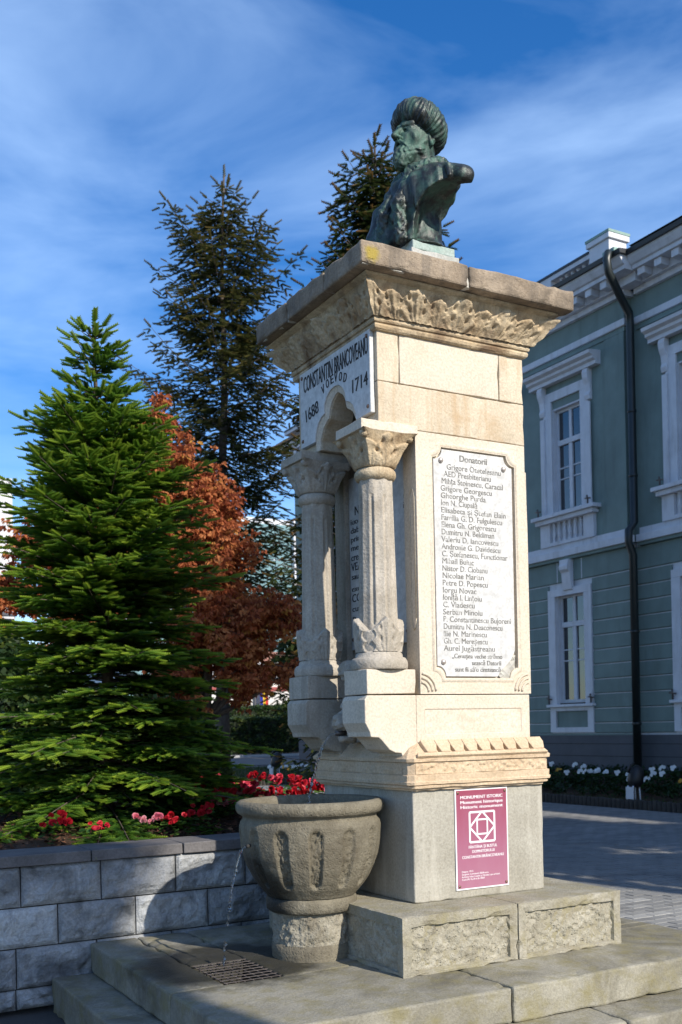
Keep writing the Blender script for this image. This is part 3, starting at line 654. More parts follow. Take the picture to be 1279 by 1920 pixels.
for x, z in ((tx0 + 0.060, tz1 - 0.075), (tx1 - 0.080, tz1 - 0.082), (tx0 + 0.050, tz0 + 0.090)):
    o = MB().lathe((0, 0, 0), [(0.016, 0.0), (0.0155, 0.006), (0.011, 0.012), (0.0, 0.014)], 16).build('screw', SCREWW, don, True)
    for v in o.data.vertices: v.co = Vector((x, 0.004, z)) + Vector((v.co.x + world_loc(don).x, -(v.co.z + world_loc(don).z), v.co.y + world_loc(don).y)) - world_loc(don)
NAMES = ['Grigore Otetelesanu', 'AED Presbiterianu', 'Mihța Stoinescu, Caracal', 'Grigore Georgescu', 'Gheorghe Purda', 'Ion N. Ciupală', 'Elisabeta și Ștefan Elain', 'Familia G. D. Fulgulescu', 'Elena Gh. Grigorescu', 'Dumitru N. Beldiman', 'Valeriu D. Iancovescu', 'Andronie G. Davidescu', 'C. Ștefanescu, Functionar', 'Mihail Buiuc', 'Nistor D. Ciobanu', 'Nicolae Marian', 'Petre D. Popescu', 'Iorgu Novac', 'Ioniță I. Lințoiu', 'C. Vladescu', 'Serban Minoiu', 'P. Constantinescu Bujoreni', 'Dumitru N. Deaconescu', 'Ilie N. Marinescu', 'Gh. C. Mereșescu', 'Aurel Jugăstreanu']
WID = [.420, .365, .475, .395, .345, .275, .500, .470, .420, .405, .440, .455, .510, .240, .345, .315, .345, .255, .295, .240, .300, .525, .455, .330, .335, .395]
tu, tv = (1, 0, 0), (0, 0, 1); ty = 0.0034
text('Donatorii', 0.052, (tx0 + 0.19, ty, tz1 - 0.068), tu, tv, LETG, 'lettering', don, squeeze=0.195, bold=0.0015)
text('- · -', 0.03, (tx0 + 0.27, ty, tz1 - 0.092), tu, tv, LETG, 'lettering', don, squeeze=0.05)
for i, (s, w) in enumerate(zip(NAMES, WID)):
    x = tx0 + (0.100, 0.080, 0.062)[i] if i < 3 else tx0 + 0.055
    text(s, 0.046, (x, ty, tz1 - 0.122 - i * 0.0415), tu, tv, LETG, 'lettering', don, squeeze=w * 0.92, bold=0.0004)
zb = tz1 - 0.122 - 26 * 0.0415
text('„Cenușea veche strămo', 0.0385, (tx0 + 0.11, ty, zb), tu, tv, LETG, 'lettering', don, squeeze=0.36, bold=0.001)
text('sească Datorii', 0.0385, (tx0 + 0.25, ty, zb - 0.0385), tu, tv, LETG, 'lettering', don, squeeze=0.21, bold=0.001)
text('sunt fii să’o cinstească', 0.0385, (tx0 + 0.13, ty, zb - 0.077), tu, tv, LETG, 'lettering', don, squeeze=0.325, bold=0.001)
# niche tablet with dedication
nic = MB().box(0.272, 0.2915, 0.136, 0.818, 1.78, 2.86).build('marble_tablet', MARB, mon, bevel=0.003, seg=1); nic['label'] = 'white marble dedication tablet in the niche behind the columns'
nu_, nv_ = (0, -1, 0), (0, 0, 1)
LEFT = [('NICOLAE', 2.595, .075, .33), ('iuorea sa', 2.520, .050, .26), ('dabidin fe', 2.455, .050, .27), ('prin dona', 2.385, .050, .27), ('menirea', 2.315, .050, .22), ('crestin C', 2.235, .055, .27), ('VEANU si', 2.150, .068, .28), ('sau neam', 2.080, .050, .25), ('executat', 1.990, .050, .24), ('COPETTI', 1.915, .068, .28)]
ztop = 2.62
for i, (s, z, sz, w) in enumerate([('NICOLAE', 0, .080, .33), ('iuorea sa', 1, .052, .27), ('dabidin fe', 2, .052, .29), ('prin dona', 3, .052, .28), ('menirea', 4, .052, .25), ('crestin CO', 5.15, .062, .31), ('VEANU si', 6.3, .072, .29), ('sau neam', 7.3, .052, .27), ('executat', 8.7, .052, .25), ('COPETTI', 9.9, .072, .30), ('cufasla-', 11.0, .052, .24), ('Prefect', 12.3, .056, .24), ('TIN OP', 13.5, .072, .24), ('uras', 14.9, .046, .15)]):
    text(s, sz, (0.2714, 0.808 - (0.06 if s in ('NICOLAE', 'TIN OP', 'uras') else 0.008), ztop - z * 0.0545), nu_, nv_, LETD, 'lettering', nic, squeeze=w, bold=0.0018)
for s, z in (('u', -0.2), ('m', 0.9), ('na', 2), ('io-', 3), ('n', 4), (')-', 5.3), ('u', 6.8), ('si', 7.6)):
    text(s, 0.055, (0.2714, 0.150, ztop - z * 0.0545 + 0.1), nu_, nv_, LETD, 'lettering', nic, align='RIGHT')
for y, z in ((0.79, 1.845), (0.165, 1.845)):
    o = MB().tube([(0.272, y, z), (0.264, y, z)], [0.014, 0.010], 12).build('screw', SCREW, nic, True)
# -- upper block: side stones, trefoil front
cst = [(0.03, 0.143, 3.203, 3.500), (0.147, 0.838, 3.203, 3.500), (0.842, A, 3.203, 3.500), (0.03, A + 0.002, 2.955, 3.199)]
MB().box(0.06, A - 0.03, 0.02, 0.10, 2.958, 3.49).build('mortar_core', MORT, mon)
for i, (a, b, c, d) in enumerate(cst):
    block('course_stone', a if a > 0.03 else 0.0005, b, 0.0, 0.125, c, d, CREAM if i != 1 else CREAMP, mon, bevel=0.004, amp=0.0025, cell=0.045, chips=0.008)
block('course_stone', 0.45, A, 0.128, B, 2.96, 3.50, CREAM, mon, cell=0.2, chips=0)
block('course_stone', 0.16, 0.448, 0.815, B, 2.96, 3.50, CREAM, mon, cell=0.2, chips=0)
block('vault_stone', 0.16, 0.448, 0.128, 0.812, 3.33, 3.50, CREAM, mon, cell=0.2, chips=0)
yc = 0.44
def trefoil(k, zs=0.0):
    h = [(0.250, 2.976), (0.250, 3.030), (0.238, 3.080), (0.208, 3.128), (0.170, 3.155), (0.128, 3.168), (0.130, 3.190), (0.122, 3.222), (0.096, 3.258), (0.055, 3.284), (0.0, 3.293)]
    q = [(a - k * (1 if a > 0.02 else 0), z - (k if i >= 2 else 0)) for i, (a, z) in enumerate(h)]
    q = [(a, z) if i != 5 else (a + k * 0.4, z) for i, (a, z) in enumerate(q)]
    return q
def arch_face(name, x0, x1, y0, y1, z0, z1, k, mat, parent, bev=0.003):
    h = [(a, max(z, z0) if i > 0 else z0) for i, (a, z) in enumerate(trefoil(k))]
    L = [(yc + a, z) for a, z in h]; Rr = [(yc - a, z) for a, z in reversed(h[:-1])]
    # two halves so that each outline stays simple
    left = [(y1, z0), (y1, z1), (yc, z1)] + list(reversed(L)); right = [(yc, z1), (y0, z1), (y0, z0)] + list(reversed(Rr)) + [(yc, h[-1][1])]
    mb = MB()
    pts = [(y1, z0), (y1, z1), (y0, z1), (y0, z0)] + list(reversed(Rr)) + list(reversed(L))
    mb.prism(pts, 'x', x0, x1)
    return mb.build(name, mat, parent, bevel=bev, seg=1)
arch_face('arch_lintel', 0.002, 0.155, 0.128, B, 2.976, 3.498, 0.034, CREAM, mon)
fr_ = arch_face('marble_tablet', -0.028, 0.0, 0.030, 0.875, 3.030, 3.490, 0.0, MARB, mon); fr_['label'] = 'white marble name tablet cut out round the trefoil arch'
# inner stone moulding showing inside the marble edge
h0 = [(yc + s * a, z) for s, seq in ((1, trefoil(0.001)), (-1, list(reversed(trefoil(0.001)[:-1])))) for a, z in seq]; h1 = [(yc + s * a, z) for s, seq in ((1, trefoil(0.030)), (-1, list(reversed(trefoil(0.030)[:-1])))) for a, z in seq]
n = len(h0); MB().add([(-0.020, y, z) for y, z in h0] + [(-0.006, y, z) for y, z in h1] + [(0.06, y, z) for y, z in h1], [(i + a * n, i + 1 + a * n, i + 1 + (a + 1) * n, i + (a + 1) * n) for a in (0, 1) for i in range(n - 1)]).build('arch_moulding', CREAMP, mon)
def ftext(s, size, y, z, w, tilt=0.0, bold=0.0022):
    text(s, size, (-0.0288, y, z), (0, -math.cos(tilt), math.sin(tilt)), (0, math.sin(tilt), math.cos(tilt)), LETD, 'lettering', fr_, squeeze=w, bold=bold)
ftext('CONSTANTIN', 0.140, 0.825, 3.362, 0.370, bold=0.0018); ftext('BRANCOVEANU', 0.140, 0.432, 3.362, 0.378, bold=0.0018)
for i, ch in enumerate('VOEVOD'):
    a = (i - 2.5) / 2.5; ftext(ch, 0.074, 0.44 - a * 0.125 + 0.018, 3.312 - 0.030 * a * a + 0.004, 0.034, tilt=-a * 0.28)
ftext('1688', 0.108, 0.815, 3.175, 0.165, tilt=0.12); ftext('1714', 0.108, 0.245, 3.190, 0.170, tilt=0.0)
for y, z in ((0.845, 3.46), (0.06, 3.46), (0.06, 3.07), (0.845, 3.07)):
    MB().tube([(-0.028, y, z), (-0.034, y, z)], [0.012, 0.009], 10).build('screw', SCREW, fr_, True)
# -- carved cornice below the slab
nx = [(-0.02, 3.470), (0.012, 3.474), (0.022, 3.482), (0.026, 3.497), (0.020, 3.510), (0.030, 3.514), (0.034, 3.524), (0.030, 3.532), (0.030, 3.54), (0.060, 3.715), (0.09, 3.722), (0.0, 3.722)]
crn = sweep('carved_cornice', nx, 0.0, A, 0.0, B, OCHRE, mon); worn(crn, 0.002, 12, 0.05, 0.004)
def frieze(O, U, Nn, L, reps, seed, phase=0.0):
    nu, nv = int(L / 0.0055), 36; H = hnoise((nu + 1, nv + 1), 2.6, seed)
    def h(u, v): return 0
    u, v = np.meshgrid(np.linspace(0, 1, nu + 1), np.linspace(0, 1, nv + 1), indexing='ij')
    cav = 0.035 + 0.098 * (v ** 1.6) + 0.03 * np.sin(v * np.pi)
    uu = (u * reps + phase) % 1 * 2 - 1; a = acanthus(uu * 1.05, np.clip(v, 0, 1) * 1.16, 1.0); b = acanthus((((u * reps + phase + 0.5) % 1) * 2 - 1) * 1.15, v * 1.5 - 0.05, 1.0)
    er = hnoise((nu + 1, nv + 1), 9, seed + 3)
    rel = np.maximum(a, b * 0.72) * (0.034 + 0.022 * er) * np.clip((0.90 - v) / 0.12, 0.0, 1); o = cav + rel - 0.014 + 0.0022 * H
    o = np.where(v > 0.93, 0.152, o)
    # the ends run out at 45 degrees so that neighbouring faces meet at the corner
    z = 3.540 + 0.178 * v; O_, U_, N_ = [np.array(q, float) for q in (O, U, Nn)]
    lin = -o + u * (L + 2 * o)
    P = O_ + lin[..., None] * U_ + o[..., None] * N_; P[..., 2] = z
    idx = np.arange((nu + 1) * (nv + 1)).reshape(nu + 1, nv + 1); F = np.stack([idx[:-1, :-1], idx[1:, :-1], idx[1:, 1:], idx[:-1, 1:]], -1).reshape(-1, 4)
    np_mesh('acanthus_frieze', P.reshape(-1, 3), F, OCHRE, crn, True)
frieze((0, 0, 0), (1, 0, 0), (0, -1, 0), A, 4, 31, 0.5); frieze((0, B, 0), (0, -1, 0), (-1, 0, 0), B, 4, 37, 0.5)
frieze((A, 0, 0), (0, 1, 0), (1, 0, 0), B, 4, 41, 0.5)
# -- top slab stones
MB().box(-0.20, 1.22, -0.20, 1.08, 3.724, 3.83).build('slab_core', MORT, mon)
for (a, b, c, d) in ((-0.219, 0.476, -0.219, 0.198), (0.480, 1.238, -0.219, 0.40), (-0.219, 0.476, 0.202, 0.668), (-0.219, 0.476, 0.672, 1.10), (0.480, 1.238, 0.404, 1.10)):
    block('slab_stone', a, b, c, d, 3.720, 3.842, SLAB, mon, bevel=0.01, amp=0.005, cell=0.035, chips=0.012)
mb = MB()
for k in range(44):
    x = random.uniform(0.0, 0.95); s = random.uniform(0.02, 0.06)
    mb.add([(x + s * math.cos(t) * random.uniform(.6, 1.2), -0.12 + random.uniform(0, .1) + 0.6 * s * math.sin(t), 3.835 + random.uniform(0, 0.004)) for t in [j * math.pi / 3 for j in range(6)]] + [(x, -0.08, 3.846 + random.uniform(0.01, 0.035))], [(j, (j + 1) % 6, 6) for j in range(6)])
mb.build('mortar_crust', SLAB, mon)
MB().add([(-0.1, -0.1, 3.838), (1.12, -0.1, 3.838), (1.12, 0.98, 3.838), (-0.1, 0.98, 3.838), (0.3, 0.12, 3.95), (0.78, 0.12, 3.95), (0.78, 0.6, 3.95), (0.3, 0.6, 3.95)], [(0, 1, 5, 4), (1, 2, 6, 5), (2, 3, 7, 6), (3, 0, 4, 7), (4, 5, 6, 7)]).build('mortar_weathering', SLAB, mon)
BX, BY, BZ = 0.525, 0.33, 4.135
block('bust_plinth', BX - 0.17, BX + 0.17, BY - 0.165, BY + 0.165, 3.94, BZ - 0.055, stone('stained pale plinth stone', (0.40, 0.40, 0.37), (0.50, 0.49, 0.46), (0.28, 0.30, 0.27), 0.5, 0.75, scale=6, bumpy=0.3), mon, cell=0.06, chips=0.008)
block('bust_plinth', BX - 0.15, BX + 0.15, BY - 0.148, BY + 0.148, BZ - 0.053, BZ, stone('green stained plinth stone', (0.24, 0.36, 0.32), (0.44, 0.47, 0.44), scale=5, bumpy=0.2), mon, cell=0.05, chips=0.006)
# -- lion mask spout with scroll bracket above, between the corbels
def lion(X, Y, Z):
    d = sell(X, Y, Z, (0.06, 0, 0.02), (0.13, 0.095, 0.115))
    d = su(d, sell(X, Y, Z, (-0.055, 0, -0.01), (0.075, 0.055, 0.055)), 0.03)
    for s in (-1, 1):
        d = su(d, sell(X, Y, Z, (-0.085, s * 0.03, -0.03), (0.045, 0.036, 0.036)), 0.015)
        d = su(d, sell(X, Y, Z, (-0.02, s * 0.055, 0.075), (0.035, 0.03, 0.028)), 0.012)
        d = ss(d, sell(X, Y, Z, (-0.055, s * 0.045, 0.045), (0.02, 0.016, 0.014)), 0.01)
        d = su(d, scap(X, Y, Z, (0.02, s * 0.09, 0.10), (0.06, s * 0.115, -0.12), 0.035, 0.028), 0.02)
    d = su(d, sell(X, Y, Z, (-0.115, 0, 0.005), (0.022, 0.026, 0.018)), 0.012)
    d = su(d, sell(X, Y, Z, (-0.045, 0, -0.115), (0.06, 0.045, 0.028)), 0.02)
    d = ss(d, sell(X, Y, Z, (-0.09, 0, -0.082), (0.06, 0.035, 0.020)), 0.008)
    # scroll bracket above
    d = su(d, scap(X, Y, Z, (0.05, 0, 0.10), (0.00, 0, 0.26), 0.065, 0.058), 0.03)
    d = su(d, np.hypot(np.hypot(X + 0.005, Z - 0.29) - 0.03, np.maximum(np.abs(Y) - 0.055, 0)) - 0.028, 0.02)
    return d + 0.006 * np.sin(Z * 190 + 2 * np.sin(X * 40)) * (Z > 0.12) * (Z < 0.27) + 0.004 * np.sin(X * 90 + 3 * np.sin(Z * 60)) * np.sin(Z * 100 + Y * 40)
V, F = surface_nets(lion, (-0.17, -0.16, -0.18), (0.22, 0.16, 0.37), 80)
np_mesh('lion_mask', V + np.array([0.075, 0.478, 1.345]), F, PILLAR, mon, True)
MB().tube([(0.02, 0.478, 1.262), (-0.045, 0.478, 1.262)], 0.016, 12).build('spout_pipe', IRON, mon, True)

# ================================================================== heritage sign on the pedestal
SY = -0.049
sg = thing('heritage_sign', 'faded crimson enamel sign with white geometric emblem screwed to the pedestal', 'sign', (0.607, SY, 0.355))
sx0, sx1, sz0, sz1 = 0.420, 0.794, 0.358, 0.932
MB().box(sx0, sx1, SY - 0.004, SY, sz0, sz1).build('white_border', SIGNW, sg, bevel=0.001, seg=1)
MB().box(sx0 + 0.009, sx1 - 0.009, SY - 0.0052, SY - 0.0042, sz0 + 0.009, sz1 - 0.009).build('board', SIGNR, sg)
sy = SY - 0.0056; sw = sx1 - sx0; sh = sz1 - sz0
def stext(s, size, fx, fz, fw_, bold=0.0): text(s, size, (sx0 + fx * sw, sy, sz0 + fz * sh), (1, 0, 0), (0, 0, 1), SIGNW, 'lettering', sg, squeeze=fw_ * sw, bold=bold, ext=0.0003)
stext('MONUMENT ISTORIC', 0.0255, 0.095, 0.900, 0.80, 0.0006); stext('Monument historique', 0.0255, 0.095, 0.851, 0.80, 0.0006); stext('Historic monument', 0.0255, 0.095, 0.803, 0.80, 0.0006)
stext('FÂNTÂNA ȘI BUSTUL', 0.023, 0.235, 0.405, 0.54, 0.0002); stext('DOMNITORULUI', 0.023, 0.30, 0.360, 0.42, 0.0002); stext('CONSTANTIN BRÂNCOVEANU', 0.023, 0.11, 0.308, 0.79, 0.0002)
for i, (s, w) in enumerate((('Datare: 1915', .21), ('Sculptor: Constantin Bălăcescu', .50), ('Arhitect: Iulian Copetti și Nicolae Lupu arhitect', .72), ('Cod LMI: VL-III-m-B-10007', .43))): stext(s, 0.0145, 0.10, 0.172 - i * 0.026, w)
em = MB(); ec = ((sx0 + sx1) / 2, sz0 + 0.615 * sh); eh = 0.088
def bar(x0, z0, x1, z1, w):
    d = Vector((x1 - x0, z1 - z0)).normalized(); nrm = Vector((-d.y, d.x)) * w / 2
    em.add([(ec[0] + a, sy - h, ec[1] + b) for h in (0, 0.0006) for a, b in ((x0 + nrm.x, z0 + nrm.y), (x1 + nrm.x, z1 + nrm.y), (x1 - nrm.x, z1 - nrm.y), (x0 - nrm.x, z0 - nrm.y))], [(4, 5, 6, 7), (3, 2, 1, 0), (0, 1, 5, 4), (1, 2, 6, 5), (2, 3, 7, 6), (3, 0, 4, 7)])
for k, (P, w) in enumerate((([(-eh, -eh * .97), (eh, -eh * .97), (eh, eh * .97), (-eh, eh * .97)], 0.0115), ([(0, -eh), (eh, 0), (0, eh), (-eh, 0)], 0.0105), ([(-.41 * eh, -.47 * eh), (.41 * eh, -.47 * eh), (.41 * eh, .47 * eh), (-.41 * eh, .47 * eh)], 0.0095))):
    sy -= 0.0001
    for i in range(4): bar(*P[i], *P[(i + 1) % 4], w); sy -= 0.00006
em.build('emblem', SIGNW, sg, normals=False)
for x, z in ((sx0 + .021, sz1 - .022), (sx1 - .021, sz1 - .022), (sx0 + .021, sz0 + .022), (sx1 - .021, sz0 + .022)):
    MB().tube([(x, SY - 0.004, z), (x, SY - 0.010, z)], [0.009, 0.007], 10).build('screw', SCREW, sg, True)

# ================================================================== basin
BC = (-0.25, 0.435)
bas = thing('fountain_basin', 'round grey stone basin with fluted sides on a short rough stem', 'basin', (BC[0], BC[1], 0))
prof = [(0.255, 0.352), (0.262, 0.362), (0.30, 0.405), (0.335, 0.455), (0.365, 0.515), (0.388, 0.58), (0.400, 0.64), (0.405, 0.70), (0.405, 0.745), (0.400, 0.772), (0.386, 0.790), (0.385, 0.803), (0.398, 0.812), (0.415, 0.822), (0.424, 0.842), (0.425, 0.862), (0.418, 0.880), (0.402, 0.890), (0.378, 0.890), (0.366, 0.882), (0.358, 0.86), (0.350, 0.80), (0.33, 0.70), (0.28, 0.58), (0.15, 0.50), (0.0, 0.485)]
def refine(P, step=0.012):
    O = [P[0]]
    for a, b in zip(P[:-1], P[1:]):
        n = max(1, int(math.hypot(b[0] - a[0], b[1] - a[1]) / step))
        O += [(a[0] + (b[0] - a[0]) * i / n, a[1] + (b[1] - a[1]) * i / n) for i in range(1, n + 1)]
    return O
NFL = 13
def flute(t, r, z, k=None):
    d = 0.0025 * fbm(math.cos(t) * .4, math.sin(t) * .4, z, 14, 3)
    if 0.40 < z < 0.745 and r > 0.29:
        a = ((t * NFL / (2 * math.pi) + 0.581) % 1 - 0.5) * (2 * math.pi / NFL) * r
        w = 0.032 + 0.040 * (z - 0.42); zt, zb = 0.738 - w, 0.45
        q = abs(a) if zb < z < zt else math.hypot(a, max(z - zt, zb - z, 0)); m = min(1, max(0, (w - q) / 0.008)); m = m * m * (3 - 2 * m)
        d -= m * (0.030 - 0.014 * (0.5 + fbm(math.cos(t) * .4, math.sin(t) * .4, z, 75, 3)))
    return d
bowl = MB().lathe((BC[0], BC[1], 0), refine(prof), 420, flute).build('bowl', BASIN, bas, True)
wt = MB().lathe((BC[0], BC[1], 0), [(0.353, 0.832), (0.0, 0.832)], 40).build('water_surface', paint('dark basin water', (0.012, 0.015, 0.012), 0.03, 0.1, bmp=0.2, scale=2), bas, True)
def st(t, r, z): return 0.012 * fbm(math.cos(t) * .25, math.sin(t) * .25, z, 26, 4) + 0.006 * fbm(math.cos(t) * .25, math.sin(t) * .25, z, 80, 2)
MB().lathe((BC[0], BC[1], 0), refine([(0.20, 0.262), (0.245, 0.264), (0.258, 0.275), (0.262, 0.30), (0.262, 0.328), (0.255, 0.343), (0.24, 0.350), (0.20, 0.351)], 0.02), 120, lambda t, r, z: 0.004 * fbm(math.cos(t) * .25, math.sin(t) * .25, z, 22, 3)).build('stem_collar', BASIN, bas, True)
MB().lathe((BC[0], BC[1], 0), refine([(0.225, 0.085), (0.225, 0.262)], 0.009), 220, st).build('rough_stem', BASINR, bas, True)
MB().lathe((BC[0], BC[1], 0), refine([(0.232, 0.0), (0.236, 0.05), (0.232, 0.080), (0.222, 0.088)], 0.02), 110, lambda t, r, z: 0.004 * fbm(math.cos(t) * .25, math.sin(t) * .25, z, 18, 3)).build('stem_foot', BASIN, bas, True)
ox, oy = -0.640, 0.350
MB().tube([(-0.645, 0.40, 0.655), (-0.668, 0.395, 0.650)], 0.010, 10).build('overflow_hole', DARK, bas, True)

# ================================================================== steps
stp = thing('stepped_base', 'grey stone steps round the fountain, stained, wet and darkened by painted shade at the left', 'steps', (0, 0, GZ))
for (a, b, c, d) in ((-1.25, 0.212, -0.80, 0.058), (0.218, 1.95, -0.80, -0.05), (-1.25, -0.952, 0.062, 1.50), (-0.948, -0.622, 0.562, 1.50), (-0.618, 1.95, 0.062, 1.50), (0.218, 1.95, -0.046, 0.058)):
    block('tread_stone', a, b, c, d, -0.178, 0.0, STEP, stp, bevel=0.012, amp=0.004, cell=0.06, chips=0.014)
MB().box(-1.09, 1.79, -0.61, 0.05, -0.34, -0.18).box(-1.09, -0.96, 0.05, 1.48, -0.34, -0.18).build('mortar_core', MORT, stp)
MB().box(-0.955, -0.615, 0.05, 0.57, -0.30, -0.16).build('drain_pit', DARK, stp)
for (a, b, c, d) in ((-1.485, -0.47, -1.06, -0.62), (-0.464, 0.73, -1.06, -0.62), (0.736, 2.20, -1.06, -0.62), (-1.485, -1.10, -0.617, 0.42), (-1.485, -1.10, 0.424, 1.50), (1.80, 2.20, -0.617, 1.5)):
    block('step_stone', a, b, c, d, -0.40, -0.182, STEP, stp, bevel=0.012, amp=0.004, cell=0.06, chips=0.014)
gr = thing('drain_grate', 'square rusty iron drain grate set in the wet step', 'grate', (-0.785, 0.312, -0.01))
for k in range(7): MB().box(-0.938 + k * 0.05, -0.938 + k * 0.05 + 0.006, 0.068, 0.556, -0.007, -0.003).build('bar', IRON, gr)
for k in range(9): MB().box(-0.947, -0.623, 0.080 + k * 0.057, 0.080 + k * 0.057 + 0.006, -0.0028, 0.001).build('cross_bar', IRON, gr)

# ================================================================== water jets
def jet(name, label, P0, V0, T, r0, seed, beads):
    rn = random.Random(seed); w = thing(name, label, 'water', P0); pts = []; rad = []
    n = 26
    for i in range(n + 1):
        t = T * i / n; pts.append((P0[0] + V0[0] * t, P0[1] + V0[1] * t, P0[2] + V0[2] * t - 4.9 * t * t)); rad.append(r0 * (1 - 0.45 * i / n) * rn.uniform(0.75, 1.25))
    m = int(n * 0.62); MB().tube(pts[:m], rad[:m], 8).build('stream', WATER, w, True)
    for k in range(beads):
        t = T * rn.uniform(0.45, 1.0); c = Vector((P0[0] + V0[0] * t + rn.uniform(-.006, .006), P0[1] + V0[1] * t, P0[2] + V0[2] * t - 4.9 * t * t)); s = rn.uniform(0.004, 0.0095)
        MB().lathe(c, [(0.0, -2.2 * s), (0.7 * s, -1.2 * s), (s, 0), (0.6 * s, 1.4 * s), (0, 2.2 * s)], 8).build('droplet', WATER, w, True)
jet('water_jet', 'thin clear water jet from the lion mask into the basin', (-0.05, 0.478, 1.262), (-0.62, 0.02, 0.10), 0.30, 0.011, 3, 24)
jet('water_jet', 'thin broken water trickle from the basin side down to the grate', (-0.668, 0.395, 0.652), (-0.36, 0.10, 0.12), 0.375, 0.0075, 8, 34)

# ================================================================== bust
bust = thing('bronze_bust', 'green patinated bronze bust of bearded man in turban and fur collared cloak', 'bust', (BX, BY, BZ))
ca, sa = math.cos(R(36)), math.sin(R(36)); AX = ((ca, 0, sa), (0, 1, 0), (-sa, 0, ca))
def hn(X, Y, Z, f, s):  # cheap directional ripples
    return np.sin(X * f + 1.7 * np.sin(Y * f * 0.7 + s)) * np.sin(Y * f * 1.1 + 1.3 * np.sin(Z * f * 0.8 + s)) * np.sin(Z * f * 0.9 + 1.9 * np.sin(X * f * 0.6 + 2 * s))
def f_turban(X, Y, Z):
    c = (-0.020, 0, 0.768); d = sell(X, Y, Z, c, (0.178, 0.172, 0.112), AX)
    px = AX[0][0] * (X - c[0]) + AX[0][2] * (Z - c[2]); pz = AX[2][0] * (X - c[0]) + AX[2][2] * (Z - c[2])
    d = su(d, np.hypot(np.hypot(px, Y) - 0.116, pz + 0.034) - 0.052, 0.03)
    an = np.arctan2(Y, px)
    return d + 0.0022 * np.sin(an * 46 + pz * 34 + 2.4 * np.sin(pz * 22 + an * 5)) * np.clip(np.hypot(px, Y) / 0.12, 0, 1) + 0.0035 * hn(X * .7, Y, Z * .5, 75, 1) + 0.002 * np.sin(an * 17 + 3 * np.sin(pz * 30))
def f_head(X, Y, Z):
    ct, sn = math.cos(R(11)), math.sin(R(11)); X, Y = (X + 0.01) * ct + Y * sn - 0.01, -(X + 0.01) * sn + Y * ct; Ya = np.abs(Y)
    d = sell(X, Y, Z, (0.02, 0, 0.67), (0.128, 0.104, 0.15)); d = su(d, sell(X, Y, Z, (0.066, 0, 0.605), (0.086, 0.076, 0.125)), 0.03)
    d = su(d, scap(X, Ya, Z, (0.108, 0.064, 0.722), (0.138, 0.018, 0.716), 0.016), 0.012)            # brow
    d = su(d, sell(X, Ya, Z, (0.098, 0.056, 0.640), (0.044, 0.032, 0.034)), 0.02)                    # cheek bone
    d = ss(d, sell(X, Ya, Z, (0.156, 0.044, 0.686), (0.042, 0.030, 0.021)), 0.008)                   # eye socket
    d = su(d, sell(X, Ya, Z, (0.114, 0.044, 0.684), (0.020, 0.021, 0.016)), 0.003)                   # eyeball
    d = su(d, scap(X, Ya, Z, (0.118, 0.064, 0.694), (0.135, 0.026, 0.697), 0.0055), 0.004)           # upper lid
    d = su(d, scap(X, Ya, Z, (0.122, 0.060, 0.672), (0.134, 0.026, 0.671), 0.0045), 0.004)           # lower lid
    d = su(d, scap(X, Y, Z, (0.142, 0, 0.702), (0.192, 0, 0.648), 0.0125, 0.0185), 0.010)            # nose bridge
    d = su(d, sell(X, Y, Z, (0.196, 0, 0.641), (0.022, 0.017, 0.016)), 0.010)                        # nose tip
    d = su(d, sell(X, Ya, Z, (0.170, 0.018, 0.637), (0.020, 0.011, 0.012)), 0.006)                   # nostril wing
    d = ss(d, sell(X, Ya, Z, (0.142, 0.074, 0.615), (0.026, 0.026, 0.050)), 0.02)                    # hollow cheek
    m = scap(X, Ya, Z, (0.168, 0.006, 0.618), (0.150, 0.040, 0.596), 0.0125, 0.0115); m = su(m, scap(X, Ya, Z, (0.150, 0.040, 0.596), (0.128, 0.060, 0.560), 0.0115, 0.007), 0.006)
    d = su(d, m + 0.0014 * np.sin(Z * 260 + Ya * 320), 0.006)                                        # moustache
    d = su(d, sell(X, Y, Z, (0.150, 0, 0.590), (0.020, 0.026, 0.009)), 0.005)                        # lower lip
    b = sell(X, Y, Z, (0.104, 0, 0.556), (0.072, 0.070, 0.055)); b = su(b, scap(X, Ya, Z, (0.062, 0.070, 0.575), (0.022, 0.094, 0.655), 0.024, 0.013), 0.02)
    b = su(b, sell(X, Y, Z, (0.140, 0, 0.520), (0.056, 0.048, 0.058)), 0.03); b = su(b, sell(X, Y, Z, (0.150, 0, 0.490), (0.035, 0.034, 0.030)), 0.02)
    b = b + 0.0034 * np.sin(Ya * 190 + 2.5 * np.sin(Z * 75 + X * 20)) * np.sin(Z * 62 + X * 70 + 2 * np.sin(Y * 60)) + 0.0028 * hn(X, Y, Z, 95, 0.4)
    d = su(d, b, 0.010)
    e = sell(X, Ya, Z, (-0.008, 0.106, 0.662), (0.032, 0.018, 0.048)); e = ss(e, sell(X, Ya, Z, (-0.002, 0.125, 0.666), (0.018, 0.013, 0.028)), 0.006); e = su(e, scap(X, Ya, Z, (0.0, 0.108, 0.624), (-0.004, 0.108, 0.616), 0.013), 0.008)
    d = su(d, e, 0.006)
    return su(d, scap(X, Y, Z, (-0.01, 0, 0.58), (-0.045, 0, 0.36), 0.090, 0.102), 0.03)
